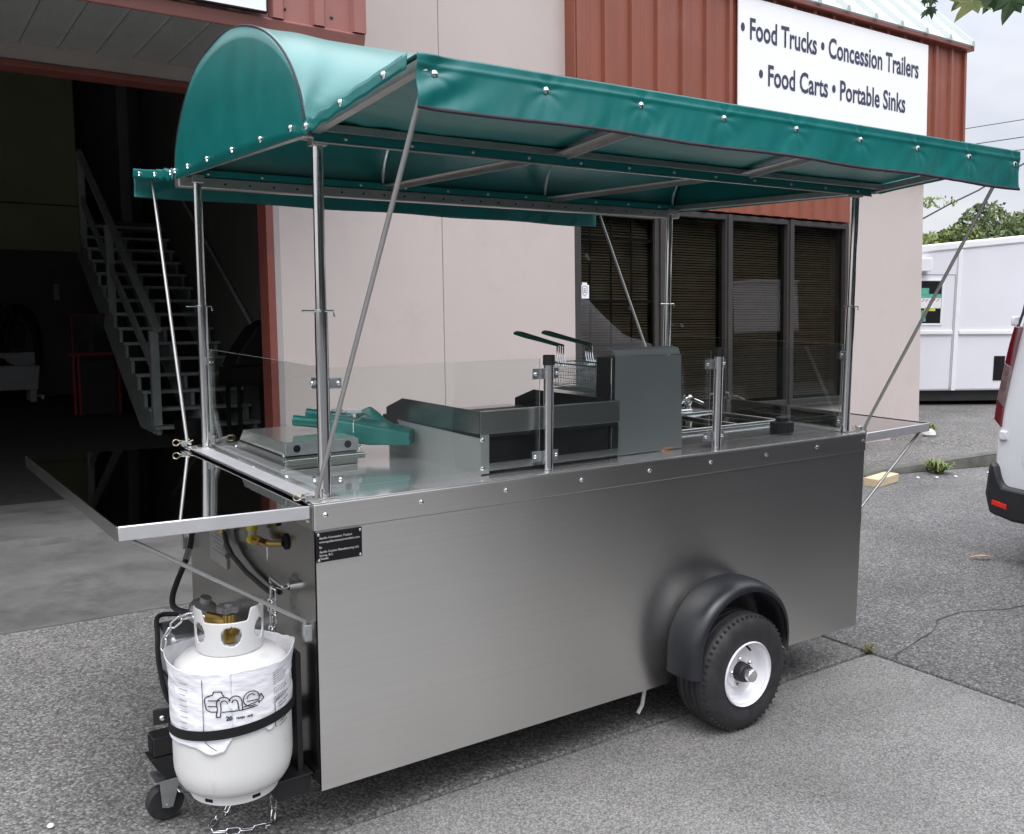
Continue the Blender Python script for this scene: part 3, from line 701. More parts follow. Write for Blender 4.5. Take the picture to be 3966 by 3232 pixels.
# ------------------------------------------------------------------ garage contents
S0 = dict(u=1.78, v=4.426, run=.286, rise=.192, w0=.056, wid=1.185)
stc = thing('staircase', 'grey painted open wooden staircase with handrails climbing inside the garage', 'staircase', (2.37, 4.7, 0), FR)
for n in range(1, 16):
    v = S0['v'] + n * S0['run']; w = S0['w0'] + n * S0['rise']
    b = MB(); b.box(S0['u'] - .03, S0['u'] + S0['wid'], v - .03, v + .27, w - .038, w); b.build('tread', M['stair'], stc, smooth=0, bevel=.004)
for k, uu in enumerate((S0['u'], S0['u'] + .55, S0['u'] + 1.12)):
    b = MB()
    poly = [(uu, S0['v'] + .30, 0)]
    for n in range(1, 16):
        v = S0['v'] + n * S0['run']; w = S0['w0'] + n * S0['rise'] - .04
        poly += [(uu, v + .02, w - S0['rise'] if n > 1 else 0), (uu, v + .02, w)]
    poly += [(uu, S0['v'] + 16 * S0['run'], S0['w0'] + 15 * S0['rise'] - .04), (uu, S0['v'] + 16 * S0['run'], S0['w0'] + 14 * S0['rise'] - .22), (uu, S0['v'] + .85, 0)]
    b.prism(poly[1:], (.04, 0, 0)); b.build('stringer', M['stair'], stc, smooth=0)
for v0, w0, w1 in ((4.86, .06, 1.33), (6.95, 1.5, 2.74), (8.62, 2.6, 3.95)):
    b = MB(); b.box(1.772, 1.868, v0, v0 + .09, w0, w1); b.build('newel_post', M['stair'], stc, smooth=0, bevel=.004)
b = MB(); b.bar((1.82, 4.72, 1.335), (1.82, 8.75, 4.00), .09, .045); b.build('handrail', M['stair'], stc, smooth=0, bevel=.004)
b = MB(); b.bar((1.82, 4.95, .90), (1.82, 8.70, 3.30), .04, .12); b.build('mid_rail', M['stair'], stc, smooth=0, bevel=.004)
b = MB(); b.tube([(2.955, 4.79, 1.36), (2.955, 8.4, 3.79)], .022, 10); b.build('wall_rail', M['stair'], stc)

tb = thing('laundry_sink', 'grey plastic laundry tub on four splayed legs at the back of the garage', 'sink', (.72, 9.4, 0), FR)
b = MB(); b.prism([(.20, 9.1, .53), (1.17, 9.1, .53), (1.215, 9.1, .89), (.15, 9.1, .89)], (0, .5, 0)); b.build('basin', M['sink_plastic'], tb, smooth=0, bevel=.02)
b = MB(); b.box(.15, 1.215, 9.57, 9.62, .88, 1.08); b.build('backsplash', M['sink_plastic'], tb, smooth=0, bevel=.01)
for x in (.28, 1.06):
    for y in (9.16, 9.52):
        b = MB(); b.prism([(x, y, .53), (x + .10, y, .53), (x + .07, y, 0), (x + .02, y, 0)], (0, .05, 0)); b.build('leg', M['sink_plastic'], tb, smooth=0)
b = MB()
for k in range(9): b.dome((.45 + .05 * k, 9.35 + .05 * sin(k * 2.2), .86), (0, 0, 1), .07, .10 + .05 * sin(k * 1.4), 7)
tag(b.build('rag_pile', M['machine_dark'], None), 'dark rags heaped in the laundry tub', 'rags').matrix_world = FR

mc = thing('hopper_cart', 'red framed hopper machine on casters standing in the dark garage', 'machine', (1.65, 7.4, 0), FR)
b = MB(); b.box(1.36, 1.94, 7.15, 7.65, .13, .22); b.build('base_tray', M['machine_red'], mc, smooth=0, bevel=.01)
for x in (1.34, 1.40, 1.90):
    b = MB(); b.box(x - .015, x + .018, 7.16, 7.20, .22, 1.06); b.build('upright', M['machine_red'], mc, smooth=0)
b = MB(); b.box(1.27, 1.94, 7.14, 7.66, 1.04, 1.08); b.build('shelf', M['machine_red'], mc, smooth=0, bevel=.005)
b = MB(); b.box(1.42, 1.88, 7.18, 7.62, .23, .98); b.build('cabinet', M['machine_dark'], mc, smooth=0, bevel=.01)
b = MB(); b.lathe([(.275, 1.58), (.27, 1.55), (.05, 1.2), (.05, 1.08)], (1.63, 7.4, 0), seg=4); b.build('hopper', M['hopper'], mc, smooth=0, solid=.004)
b = MB()
for x in (1.345, 1.915): b.box(x - .008, x + .008, 7.17, 7.186, 1.08, 1.585)
b.box(1.345, 1.915, 7.168, 7.188, 1.575, 1.59); b.build('guard_frame', M['machine_red'], mc, smooth=0)
for x in (1.42, 1.86):
    for y in (7.2, 7.6):
        b = MB(); b.cyl((x - .02, y, .06), (x + .02, y, .06), .06, 14); b.box(x - .025, x + .025, y - .01, y + .03, .06, .13); b.build('caster', M['galv'], mc)
hs = MB(); hs.tube([(1.05 + .28 * cos(t), 9.9, 1.15 + .62 * sin(t)) for t in [k * 2 * pi / 28 for k in range(28)]], .05, 8, closed=True)
hs.tube([(1.07 + .22 * cos(t), 9.82, 1.10 + .55 * sin(t)) for t in [k * 2 * pi / 28 for k in range(28)]], .045, 8, closed=True)
o = hs.build('hose_coil', M['machine_dark']); o.matrix_world = FR; tag(o, 'black hose coiled on the back wall of the garage', 'hose')
b = MB(); b.prism([(.50, 9.9, 1.42), (.86, 9.9, 1.42), (.86, 9.9, 1.75), (.80, 9.9, 1.90), (.66, 9.9, 1.96), (.50, 9.9, 1.90)], (0, .1, 0)); o = b.build('towel_dispenser', M['machine_dark'], None, smooth=0, bevel=.03); o.matrix_world = FR
tag(o, 'black domed dispenser on the garage wall above the laundry tub', 'dispenser')
b = MB(); b.box(.99, 1.13, 9.9, 10.0, 1.16, 1.52); o = b.build('soap_dispenser', M['machine_dark'], None, smooth=0, bevel=.02); o.matrix_world = FR
tag(o, 'small black wall box between the laundry tub and the hose coil', 'dispenser')
b = MB(); b.lathe([(.001, 0), (.16, 0), (.185, .02), (.20, .30), (.20, .32), (.17, .32), (.16, .04), (.001, .04)], (2.12, 4.55, 0), seg=24); o = b.build('bucket', M['machine_dark'], None); o.matrix_world = FR
tag(o, 'dark bucket on the garage floor at the foot of the stairs', 'bucket')
fe = thing('fire_extinguisher', 'small red fire extinguisher on the garage floor beside the laundry tub', 'extinguisher', (1.28, 9.5, 0), FR)
b = MB(); b.lathe([(.001, 0), (.05, 0), (.055, .02), (.055, .30), (.03, .36), (.02, .37)], (1.28, 9.5, 0), seg=14); b.build('cylinder', M['machine_red'], fe)
b = MB(); b.box(1.26, 1.30, 9.48, 9.52, .37, .43); b.box(1.21, 1.30, 9.49, 9.51, .41, .43); b.build('valve', M['galv'], fe, smooth=0)
b = MB(); b.box(1.585, 1.662, 9.93, 9.99, 1.88, 2.13); o = b.build('switch_box', M['sink_plastic'], smooth=0, bevel=.006); o.matrix_world = FR
tag(o, 'pale switch box on the back wall left of the stairs', 'switch')
gr = thing('covered_grill', 'dark domed grill standing behind the red garage jamb', 'grill', (2.72, 4.2, 0), FR)
b = MB(); b.prism([(2.44, 4.0, .92), (2.96, 4.0, .92), (2.97, 4.0, 1.40), (2.88, 4.0, 1.45), (2.72, 4.0, 1.36), (2.50, 4.0, 1.06)], (0, .45, 0)); b.build('lid', M['machine_dark'], gr, smooth=0, bevel=.03)
b = MB(); b.box(2.42, 2.97, 3.98, 4.47, .70, .915); b.build('firebox', M['machine_dark'], gr, smooth=0, bevel=.01)
for x in (2.50, 2.90):
    for y in (4.02, 4.42):
        b = MB(); b.box(x - .02, x + .02, y - .02, y + .02, .06, .70); b.build('leg', M['machine_dark'], gr, smooth=0)
        b = MB(); b.cyl((x - .015, y, .05), (x + .015, y, .05), .05, 12); b.build('wheel', M['machine_dark'], gr)

# ================================================================== FOOD CART
L, W_, ZB = 2.44, 1.189, -0.829
cart = thing('food_cart', 'stainless steel food cart trailer under a green canvas canopy on four posts', 'food cart', (1.22, .59, gz(1.22)))
def K(b, name, m, **k): return b.build(name, M[m] if isinstance(m, str) else m, k.pop('parent', cart), **k)
def uvplane(o, ax=(0, 2)):
    me = o.data; uv = me.uv_layers.new(name='UVMap')
    for lp in me.loops:
        c = me.vertices[lp.vertex_index].co; uv.data[lp.index].uv = (c[ax[0]], c[ax[1]])

# body shell
b = MB(); b.box(0.004, L - .004, .002, .010, ZB, -.079)
o = K(b, 'front_panel', 'steel_front', smooth=0); uvplane(o)
b = MB(); b.box(0.0, L, -.001, .009, -.078, -.004); o = K(b, 'counter_lip', 'steel_front', smooth=0, bevel=.003); uvplane(o)
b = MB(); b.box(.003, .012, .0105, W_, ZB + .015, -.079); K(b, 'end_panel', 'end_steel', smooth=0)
b = MB(); b.box(0.0, .011, .0095, W_, -.078, -.004); K(b, 'end_lip', 'steel', smooth=0, bevel=.002)
b = MB(); b.box(L - .012, L - .003, .0105, W_, ZB, -.004); K(b, 'rear_panel', 'steel_grain', smooth=0)
b = MB(); b.box(.013, L - .013, W_ - .01, W_, ZB, -.004); K(b, 'operator_panel', 'steel_grain', smooth=0)
b = MB(); b.box(.014, L - .014, .012, W_ - .012, ZB + .01, ZB + .03); K(b, 'floor_pan', 'black_metal', smooth=0)
b = MB(); b.box(0.0, L, 0.0, W_, -.0035, 0.0); K(b, 'counter_top', 'deck', smooth=0, bevel=.0012)
b = MB(); b.box(.095, .112, .48, W_ - .02, 0.0005, .009); K(b, 'counter_rib', 'steel', smooth=0, bevel=.003)
b = MB(); b.box(-.002, .052, .10, W_ - .105, 0.0006, .0035); K(b, 'counter_edge', 'satin_strip', smooth=0, bevel=.001)
b = MB(); b.box(.10, 2.34, .45, .75, ZB - .06, ZB - .001); b.box(1.50, 1.57, .0, W_, ZB - .02, ZB + .05) ; K(b, 'chassis', 'black_metal', smooth=0)
# screws along the counter lip
sm = MB().dome((0, 0, 0), (0, 0, 1), .0085, .0055, 8).mesh('screw'); sm.materials.append(M['chrome'])
cb = BASE[cart.name]
for k in range(9): inst(sm, 'screw', cart, at((.033 + .2985 * k, -.001, -.0365), (0, -1, 0), base=cb))
for y, z in ((.045, -.055), (.5, -.04), (.9, -.04)): inst(sm, 'screw', cart, at((0, y, z), (-1, 0, 0), base=cb))
# maker's plate
b = MB(); b.box(.005, .140, -.0035, .0015, -.166, -.083); pl = K(b, 'maker_plate', 'ink', smooth=0, bevel=.001)
for x, z in ((.010, -.088), (.134, -.090), (.134, -.160), (.010, -.160)): inst(sm, 'plate_screw', cart, at((x, -.0035, z), (0, -1, 0), base=cb) @ Matrix.Scale(.55, 4))
for s, z, wmax in (('Apollo Concession Trailers', -.101, .098), ('www.apolloconcessiontrailers.com', -.112, .121), ('By', -.1265, .008), ('Apollo Custom Manufacturing Ltd.', -.1395, .118), ('Surrey, B.C.', -.1495, .041), ('Canada', -.1585, .026)):
    me = text_mesh(s, .0088, .00012, res=2); a, c = tw(me); k = wmax / (c - a)
    me.transform(Matrix.Translation((-a, 0, 0))); me.transform(Matrix.Diagonal((k, 1, 1, 1))); me.transform(Matrix.Rotation(pi / 2, 4, 'X'))
    me.transform(Matrix.Translation(Vector((.0115, -.0042, z)) - cb)); me.materials.append(M['silver_ink'])
    o = bpy.data.objects.new('lettering', me); COL.objects.link(o); o.parent = pl

# posts: lower sleeve, sliding upper tube, locking pin, foot flange
ZS, ZP, PI_ = .5136, .958, .0606
for x in (PI_, L - PI_):
    for y in (PI_, W_ - PI_):
        sx = 1 if x < 1 else -1
        b = MB(); b.tube([(x, y, .004), (x, y, ZS)], .0182, 20); p = K(b, 'post', 'tube')
        b = MB(); b.tube([(x, y, ZS), (x, y, ZP)], .0150, 20); b.build('upper_tube', M['tube'], p)
        b = MB(); b.box(x - .034, x + .034, y - .030, y + .03, 0.0006, .004); b.build('foot_plate', M['steel'], p, smooth=0, bevel=.001)
        b = MB(); b.tube([(x + .034, y - .012, ZS - .012), (x + .030, y - .012, ZS + .004), (x - .060, y - .012, ZS + .004)], .0028, 8); b.build('locking_pin', M['chrome'], p)
        b = MB(); b.box(x - .022, x + .022, y - .02, y + .02, ZP - .004, ZP + .026); b.build('post_cap', M['alu'], p, smooth=0, bevel=.003)
for x in (.826, 1.601):
    b = MB(); b.tube([(x, .045, .001), (x, .045, .345)], .0165, 18); p = K(b, 'guard_post', 'tube')
    b = MB(); b.tube([(x, .045, .340), (x, .045, .372)], .0195, 18); b.build('end_cap', M['black_rubber'], p, bevel=.002)
    for z in (.045, .312):
        b = MB(); b.box(x - .052, x + .052, .060, .063, z - .017, z + .017); b.build('clamp', M['galv'], p, smooth=0, bevel=.001)
        for s in (-1, 1):
            b = MB(); b.dome((x + s * .042, .0595, z), (0, -1, 0), .0075, .006, 8); b.build('clamp_bolt', M['chrome'], p)
for z in (.045, .318):                                              # clamps on the corner posts
    for x, s in ((PI_, 1), (L - PI_, -1)):
        b = MB(); b.box(min(x, x + s * .055), max(x, x + s * .055), .0585, .0615, z - .015, z + .015); c = K(b, 'clamp', 'galv', smooth=0, bevel=.001)
        b = MB(); b.dome((x + s * .046, .0585, z), (0, -1, 0), .0075, .006, 8); b.build('clamp_bolt', M['chrome'], c)
        b = MB(); b.box(x - .0015 - .012 * s, x + .0015 - .012 * s, .06, .108, z - .015, z + .015); b.build('clamp_wing', M['galv'], c, smooth=0)
        b = MB(); b.dome((x - .0135 * s - .002 * s, .098, z), (-s, 0, 0), .0075, .006, 8); b.build('clamp_bolt', M['chrome'], c)
    b = MB(); b.box(PI_ - .0015, PI_ + .0015, W_ - .115, W_ - .06, z - .014, z + .014); c = K(b, 'clamp', 'galv', smooth=0)
    b = MB(); b.dome((PI_ + .002, W_ - .105, z), (1, 0, 0), .0075, .006, 8); b.build('clamp_bolt', M['chrome'], c)

def pane(x0, x1, y0, y1, z0, z1, name='glass_panel'):
    b = MB(); b.box(x0, x1, y0, y1, z0, z1)
    thin_y = (y1 - y0) < (x1 - x0)
    for i, f in enumerate(b.f):
        keep = (i % 6 in (2, 4)) if thin_y else (i % 6 in (3, 5))
        b.mi[i] = 0 if keep else 1
    return K(b, name, (M['pane'], M['pane_edge']), smooth=0)
pane(.082, .806, .0645, .0675, .020, .3605)
pane(.846, 1.581, .0645, .0675, .020, .3605)
pane(1.621, L - .082, .0645, .0675, .020, .3605)
pane(.066, .0705, .085, W_ - .085, .014, .3625)
pane(L - .0705, L - .066, .085, W_ - .085, .014, .3625)

# top frame of the canopy
ZR = .975
b = MB(); b.bar((0, .030, ZR + .004), (L, .030, ZR + .004), .026, .022); K(b, 'front_rail', 'alu', smooth=0, bevel=.003)
b = MB(); b.box(.03, L - .03, .010, .013, .960, .986); K(b, 'front_flap', 'green_under', smooth=0)
b = MB(); b.tube([(.03, .010, .957), (L - .03, .010, .957)], .003, 8); K(b, 'flap_rod', 'alu')
b = MB(); b.box(.03, L - .03, W_ - .068, W_ - .065, .979, 1.002); K(b, 'rear_flap', 'green_under', smooth=0)
b = MB(); b.bar((0, .075, ZR + .004), (L, .075, ZR + .004), .012, .020); K(b, 'front_inner_rail', 'alu', smooth=0, bevel=.002)
b = MB(); b.bar((0, W_ - .03, .992), (L, W_ - .03, .992), .030, .026); K(b, 'rear_rail', 'alu', smooth=0, bevel=.003)
b = MB(); b.box(-.005, L + .005, W_ - .062, W_ - .012, .938, .978); rc = K(b, 'rear_channel', 'alu', smooth=0, bevel=.004)
hm = MB().lathe([(.0001, 0), (.0042, .0003), (.0045, -.003)], (0, 0, 0), (0, 0, 1), 8).mesh('slot_hole'); hm.materials.append(M['ink'])
for k in range(26): inst(hm, 'slot_hole', cart, at((.07 + .092 * k, W_ - .0625, .957), (0, -1, 0), base=cb))
for x in (0.012, L - .012):
    b = MB(); b.bar((x, .03, ZR + .008), (x, W_ - .03, ZR + .014), .026, .026); K(b, 'end_rail', 'alu', smooth=0, bevel=.003)
for x in (.813, 1.627):
    b = MB(); b.obox((x, W_ / 2, .993), (.024, 0, 0), (0, W_ / 2 - .045, 0), (0, 0, .002)); b.obox((x + .023, W_ / 2, .985), (.0018, 0, 0), (0, W_ / 2 - .045, 0), (0, 0, .008))
    K(b, 'joist', 'alu', smooth=0)
for x in (.02, .813, 1.627, L - .02):
    b = MB(); b.tube([(x, .595 + .560 * cos(t), 1.0 + .325 * sin(t)) for t in [pi * k / 24 for k in range(25)]], .0065, 8); K(b, 'hoop', 'galv')

# hood: barrel canvas with two end caps
YC, RY, RZ = .576, .584, .348
def hood_pt(x, t, off=0.0):
    c, s = cos(t), max(0, sin(t))
    y = YC - (RY + off) * c; z = .996 + (RZ + off) * s ** 1.12
    return Vector((x, y, z))
def hood(u, v):
    x = -.004 + (L + .008) * u; t = pi * v
    p = hood_pt(x, t)
    bay = (x / .813) % 1.0
    sag = .006 * sin(pi * bay) * sin(t)
    # wrinkles fanning from the front corner of the left end
    d = sqrt(max(0, x) ** 2 + ((p.z - 1.0)) ** 2)
    wr = .006 * math.exp(-d * 3.2) * sin(atan2(p.z - .99, x + .03) * 13) + .0040 * nz(x * 2.6, v * 4, 2.2) + .0015 * nz(x * 9, v * 3, 6) + .0022 * (math.exp(-((x - .813) / .012) ** 2) + math.exp(-((x - 1.627) / .012) ** 2))
    n_ = Vector((0, p.y - YC, (p.z - 1.0) * 1.6)); n_.normalize()
    return p + n_ * (wr - sag * .6)
b = MB(); b.grid(hood, 240, 40); K(b, 'hood_canvas', 'green_hood', smooth=60, recalc=False, solid=.0022)
for x, s in ((-.004, -1), (L + .004, 1)):
    b = MB(); n_ = 36
    cen = [hood_pt(x, pi * k / n_) for k in range(n_ + 1)]
    def cap(u, v):
        p = hood_pt(x, pi * u); base = Vector((x, p.y, .968))
        q = base.lerp(p, v); bul = .006 * sin(pi * u) * sin(pi * min(1, v * .9)) + .0016 * nz(q.y * 5, q.z * 6, x)
        return q + Vector((s * bul, 0, 0))
    b.grid(cap, n_, 10); hc = K(b, 'hood_end', 'green_hood', smooth=60, recalc=False, solid=.002)
    b = MB(); b.tube([hood_pt(x, pi * (k + .4) / (n_ + .8), .001) + Vector((s * .001, 0, 0)) for k in range(n_ + 1)], .0032, 6); b.build('piping', M['hem'], hc)

snap = MB().dome((0, 0, 0), (0, 0, 1), .0092, .0065, 10).mesh('snap'); snap.materials.append(M['chrome'])
snap_s = MB().dome((0, 0, 0), (0, 0, 1), .0065, .0045, 8).mesh('snap'); snap_s.materials.append(M['galv'])
for y in (.075, .30, .545, .79, 1.005, 1.16): inst(snap, 'snap', cart, at((-.0075, y, .992 + .004), (-1, 0, 0), base=cb))
for k in range(12):
    inst(snap_s, 'snap', cart, at((.12 + .2 * k, .0095, .972), (0, -1, 0), base=cb)); inst(snap_s, 'snap', cart, at((.10 + .2 * k, W_ - .0685, .990), (0, -1, 0), base=cb))

# awnings front and rear
def awning(y0, y1, sgn, label):
    ZI, ZO = 1.002, 1.063; XA = .016 if sgn < 0 else -.002
    def pt(u, v):
        x = XA + (L - .003 - XA) * u; y = y0 + (y1 - y0) * v
        z = ZI + (ZO - ZI) * v - .006 * sin(pi * v) * abs(sin(pi * u * 3)) + .002 * nz(x * 4, y * 5, y0)
        d = sqrt(x * x + ((y - y0)) ** 2)
        z += .008 * math.exp(-d * 6) * sin(d * 60 + 5 * atan2(abs(y - y0), x + .01))
        return Vector((x, y, z))
    b = MB(); b.grid(pt, 90, 16); aw = K(b, 'awning_canvas', 'green_under', smooth=60, recalc=False, solid=.002, label=label)
    hv = .112
    def val(u, v):
        x = XA + (L - .003 - XA) * u
        amp = .3 + v
        wr = (.0045 * nz(x * 4.5, v * .8, 7 + y0) + .0026 * nz(x * 16 + v * (.4 + x), v * .9, 1.3 + y0) + .0013 * nz(x * 38 + v * 1.5, v * 1.2, 3) + .004 * (max(0, x - 1.6) ** 2) * nz(x * 20 + v * 3, v, 9)) * amp
        crease = .0022 * math.exp(-((v - .20) / .035) ** 2)
        ks = round((x - .062) / .2935); dsn = ((x - .062 - .2935 * ks) ** 2 + ((v - .34) * hv) ** 2) ** .5
        crease -= .0035 * math.exp(-(dsn / .022) ** 2) - .0012 * math.exp(-(dsn / .05) ** 2) * sin(7 * atan2((v - .34) * hv, x - .062 - .2935 * ks + 1e-6))
        pin = .004 * math.exp(-((x - .06) / .09) ** 2) * sin(v * 9 + x * 40)
        flare = .004 * v * v
        z = ZO + .004 - hv * v - .0025 * sin(x * 9.2) * v - .022 * v * (max(0, x) / L) ** 1.5
        return Vector((x, y1 + sgn * (flare + wr + pin + crease + .004), z))
    b = MB(); b.grid(val, 300, 30); vo = b.build('valance', M['green_hood'], aw, smooth=70, recalc=False, solid=.002)
    b = MB(); b.grid(lambda u, v: val(u, .95 + .07 * v) + Vector((0, sgn * .0022, 0)), 240, 2); b.build('hem', M['hem'], aw, smooth=70, recalc=False, solid=.0035)
    for x, s in ((-.004, -1), (L + .004, 1)):
        def side(u, v):
            p = pt(0 if s < 0 else 1, u)
            return Vector((x + s * .0015 * nz(u * 12, v * 4, 5) + s * .003 * v, p.y, p.z + .001 - .034 * v - .004 * (1 - u) * v))
        b = MB(); b.grid(side, 24, 4); b.build('side_flap', M['green_hood'], aw, smooth=70, recalc=False, solid=.002)
        fr = MB(); fr.bar(Vector(pt(0 if s < 0 else 1, 0)) + Vector((-s * .016, 0, -.020)), Vector(pt(0 if s < 0 else 1, 1)) + Vector((-s * .016, 0, -.020)), .024, .022); fr.build('end_bar', M['alu'], aw, smooth=0)
    fr = MB(); fr.bar((XA + .012, y1 - sgn * .014, ZO - .018), (L - .015, y1 - sgn * .012, ZO - .018), .022, .022); fr.build('outer_bar', M['alu'], aw, smooth=0)
    fr = MB(); fr.bar((0, y0 + sgn * .020, ZI - .012), (L, y0 + sgn * .020, ZI - .012), .020, .018); fr.build('inner_bar', M['alu'], aw, smooth=0)
    for x in (.813, 1.627):
        fr = MB(); fr.bar((x, y0 + sgn * .03, ZI - .016), (x, y1 - sgn * .02, ZO - .020), .046, .004); fr.bar((x + .022, y0 + sgn * .03, ZI - .024), (x + .022, y1 - sgn * .02, ZO - .028), .004, .014); fr.build('cross_bar', M['alu'], aw, smooth=0)
    for k in range(9):
        x = .062 + .2935 * k
        p = val((x - XA) / (L - .003 - XA), .34); inst(snap, 'snap', cart, at(p + Vector((0, sgn * .0012, 0)), (0, sgn, .08), base=cb))
    for k, u in enumerate((.05, .42, .82)):
        p = pt(0, u); inst(snap, 'snap', cart, at((-.0075, p.y, p.z - .016), (-1, 0, 0), base=cb))
    return aw
awning(0.0, -.560, -1, 'front green awning with valance and round snaps')
awning(W_, 1.762, 1, 'rear green awning on the operator side')

# stay rods from the counter corners up to the awnings, with hitch pins
def hitch(x, y, sx):
    b = MB(); b.box(x - .010, x + .010, y - .012, y + .012, .0006, .020); br = K(b, 'rod_bracket', 'galv', smooth=0, bevel=.002)
    b = MB(); b.tube([(x - .028 + .0125 * cos(t), y + .012 * 0, .016 + .011 * sin(t)) for t in [2 * pi * k / 14 for k in range(14)]], .0018, 6, closed=True)
    b.tube([(x - .016, y, .012), (x + .020, y, .014), (x + .034, y, .020)], .0018, 6); b.tube([(x - .018, y + .004, .022), (x + .01, y + .004, .017), (x + .022, y + .004, .024)], .0016, 6)
    b.build('hitch_pin', M['zinc_yellow'], br)
for (xa, ya), (xb, yb, zb) in (((.010, .004), (.050, -.548, 1.035)), ((L - .010, .004), (L - .055, -.548, 1.035)), ((.006, W_ + .004), (.052, 1.70, 1.035)), ((L - .006, W_ + .004), (L - .055, 1.70, 1.035))):
    b = MB(); d = Vector((xb - xa, yb - ya, zb - .02)).normalized()
    b.tube([(xa + .014, ya, .006), Vector((xa, ya, .012)), Vector((xa, ya, .02)) + d * .02, (xb, yb, zb)], .0062, 12); K(b, 'stay_rod', 'rod')
    hitch(xa - .012 if xa < 1 else xa + .012, ya + .035 if ya < 1 else ya - .0, 1)
b = MB(); b.tube([(.085, W_ - .055, .012), (.075, W_ - .045, .16)], .006, 10); K(b, 'spare_rod', 'rod')

# side shelves that fold down, with their braces
def shelf(x0, x1, lbl):
    y0, y1 = .006, 1.25; s = -1 if x1 < 1 else 1
    xi, xo = (x1, x0) if s < 0 else (x0, x1)
    lift = .010
    def P(x, y, dz=0): 
        fx = (x - xi) / (xo - xi); fy = (y - y0) / (y1 - y0)
        return Vector((x + (xo - xi) * .05 * fx * fy, y, -.009 + lift * fx + dz))
    b = MB(); b.prism([P(xi, y0), P(xo, y0), P(xo, y1), P(xi, y1)], (0, 0, -.003)); sh = K(b, 'shelf', 'mirror', smooth=0, label=lbl)
    b = MB(); b.prism([P(xi, y0 - .003, .003), P(xo, y0 - .003, .003), P(xo, y0 - .003, -.034), P(xi, y0 - .003, -.034)], (0, .0065, 0)); b.build('front_edge', M['satin_strip'], sh, smooth=30, bevel=.003)
    b = MB(); b.prism([P(xo + s * .0035, y0 - .003, .0035), P(xo + s * .0035, y1, .0035), P(xo + s * .0035, y1, -.034), P(xo + s * .0035, y0 - .003, -.034)], (-s * .003, 0, 0)); b.build('outer_edge', M['steel'], sh, smooth=0, bevel=.001)
    b = MB(); b.tube([P(xi - s * .004, y0, .002), P(xi - s * .004, y1, .002)], .005, 10); b.build('hinge', M['chrome'], sh)
    for yy in (.03, 1.20):
        b = MB(); xq = -.022 if s < 0 else L + .022; xe = xo - s * .035
        e = Vector((xe, yy, -.040)); a = Vector((xq, yy, -.335))
        b.tube([e + Vector((s * .02, 0, .012)), e, a + (e - a) * .06, a, (xq, yy, -.385)], .0058, 12); br = b.build('brace_rod', M['rod'], sh)
        b = MB(); b.box(min(xq - s * .012, xq + s * .004), max(xq - s * .018, xq + s * .006), yy - .008, yy + .012, -.392, -.345); b.build('brace_socket', M['galv'], sh, smooth=0, bevel=.002)
shelf(-.502, -.010, 'left side shelf with mirror polished top')
shelf(L + .012, L + .46, 'right side shelf')

# wheels with fenders
WX, TR = 1.570, .2155
def wheel(yo, s):
    """yo = outer face, s = outward direction in y"""
    wz = gz(WX) + TR
    def Y(d): return yo - s * d
    b = MB()
    prof = [(.112, .022), (.118, .010), (.135, .004), (.155, .002), (.172, .006), (.185, .016), (.1925, .026), (.1965, .038)]
    for k in range(4):
        a = .038 + .026 * k
        prof += [(.1965, a + .002), (.1965, a + .018), (.1905, a + .0195), (.1905, a + .0245)]
    prof += [(.1965, .142), (.190, .156), (.165, .172), (.112, .160)]
    q_ = lambda q: .112 + (q - .112) * (TR - .112) / .0845
    b.lathe([(q_(q), h) for q, h in prof], (WX, yo, wz), (0, -s, 0), 72)
    wt = K(b, 'wheel', 'tyre', smooth=40)
    b = MB()
    for k in range(56):                                             # shoulder lugs
        a = 2 * pi * k / 56; c, q = cos(a), sin(a)
        b.obox((WX + c * (TR - .0085), Y(.026), wz + q * (TR - .0085)), Vector((c, 0, q)) * .0042, Vector((-q, 0, c)) * .0042, Vector((0, s, 0)) * .009)
    b.build('tread_lugs', M['tyre'], wt, smooth=0, kind='stuff')
    b = MB(); b.lathe([(.117, .001), (.1205, .006), (.116, .012), (.108, .014), (.104, .020), (.100, .045), (.094, .052), (.066, .054), (.060, .046), (.040, .046), (.034, .046)], (WX, yo, wz), (0, -s, 0), 48); rim = b.build('rim', M['white_rim'], wt, smooth=35)
    b = MB(); b.lathe([(.036, .046), (.034, .020), (.029, .014), (.029, .006), (.001, .006)], (WX, yo, wz), (0, -s, 0), 28); b.build('hub', M['machine_dark'], wt)
    b = MB(); b.lathe([(.0235, .012), (.0235, -.014), (.021, -.018), (.0001, -.019)], (WX, yo, wz), (0, -s, 0), 28); b.build('hub_cap', M['chrome'], wt)
    for k in range(5):
        a = 2 * pi * k / 5 + .5
        b = MB(); b.lathe([(.0085, .046), (.0085, .036), (.005, .033), (.001, .033)], (WX + .050 * cos(a), yo, wz + .050 * sin(a)), (0, -s, 0), 6); b.build('lug_nut', M['chrome'], wt, smooth=0)
    b = MB(); b.cyl((WX + .03, Y(.045), wz + .088), (WX + .024, Y(.020), wz + .080), .004, 8); b.build('valve_stem', M['black_rubber'], wt)
    b = MB(); b.lathe([(.104, .0545), (.02, .0545)], (WX, yo, wz), (0, -s, 0), 32); b.build('rim_disc', M['white_rim'], wt)
wheel(-.176, -1)
wheel(W_ + .176, 1)
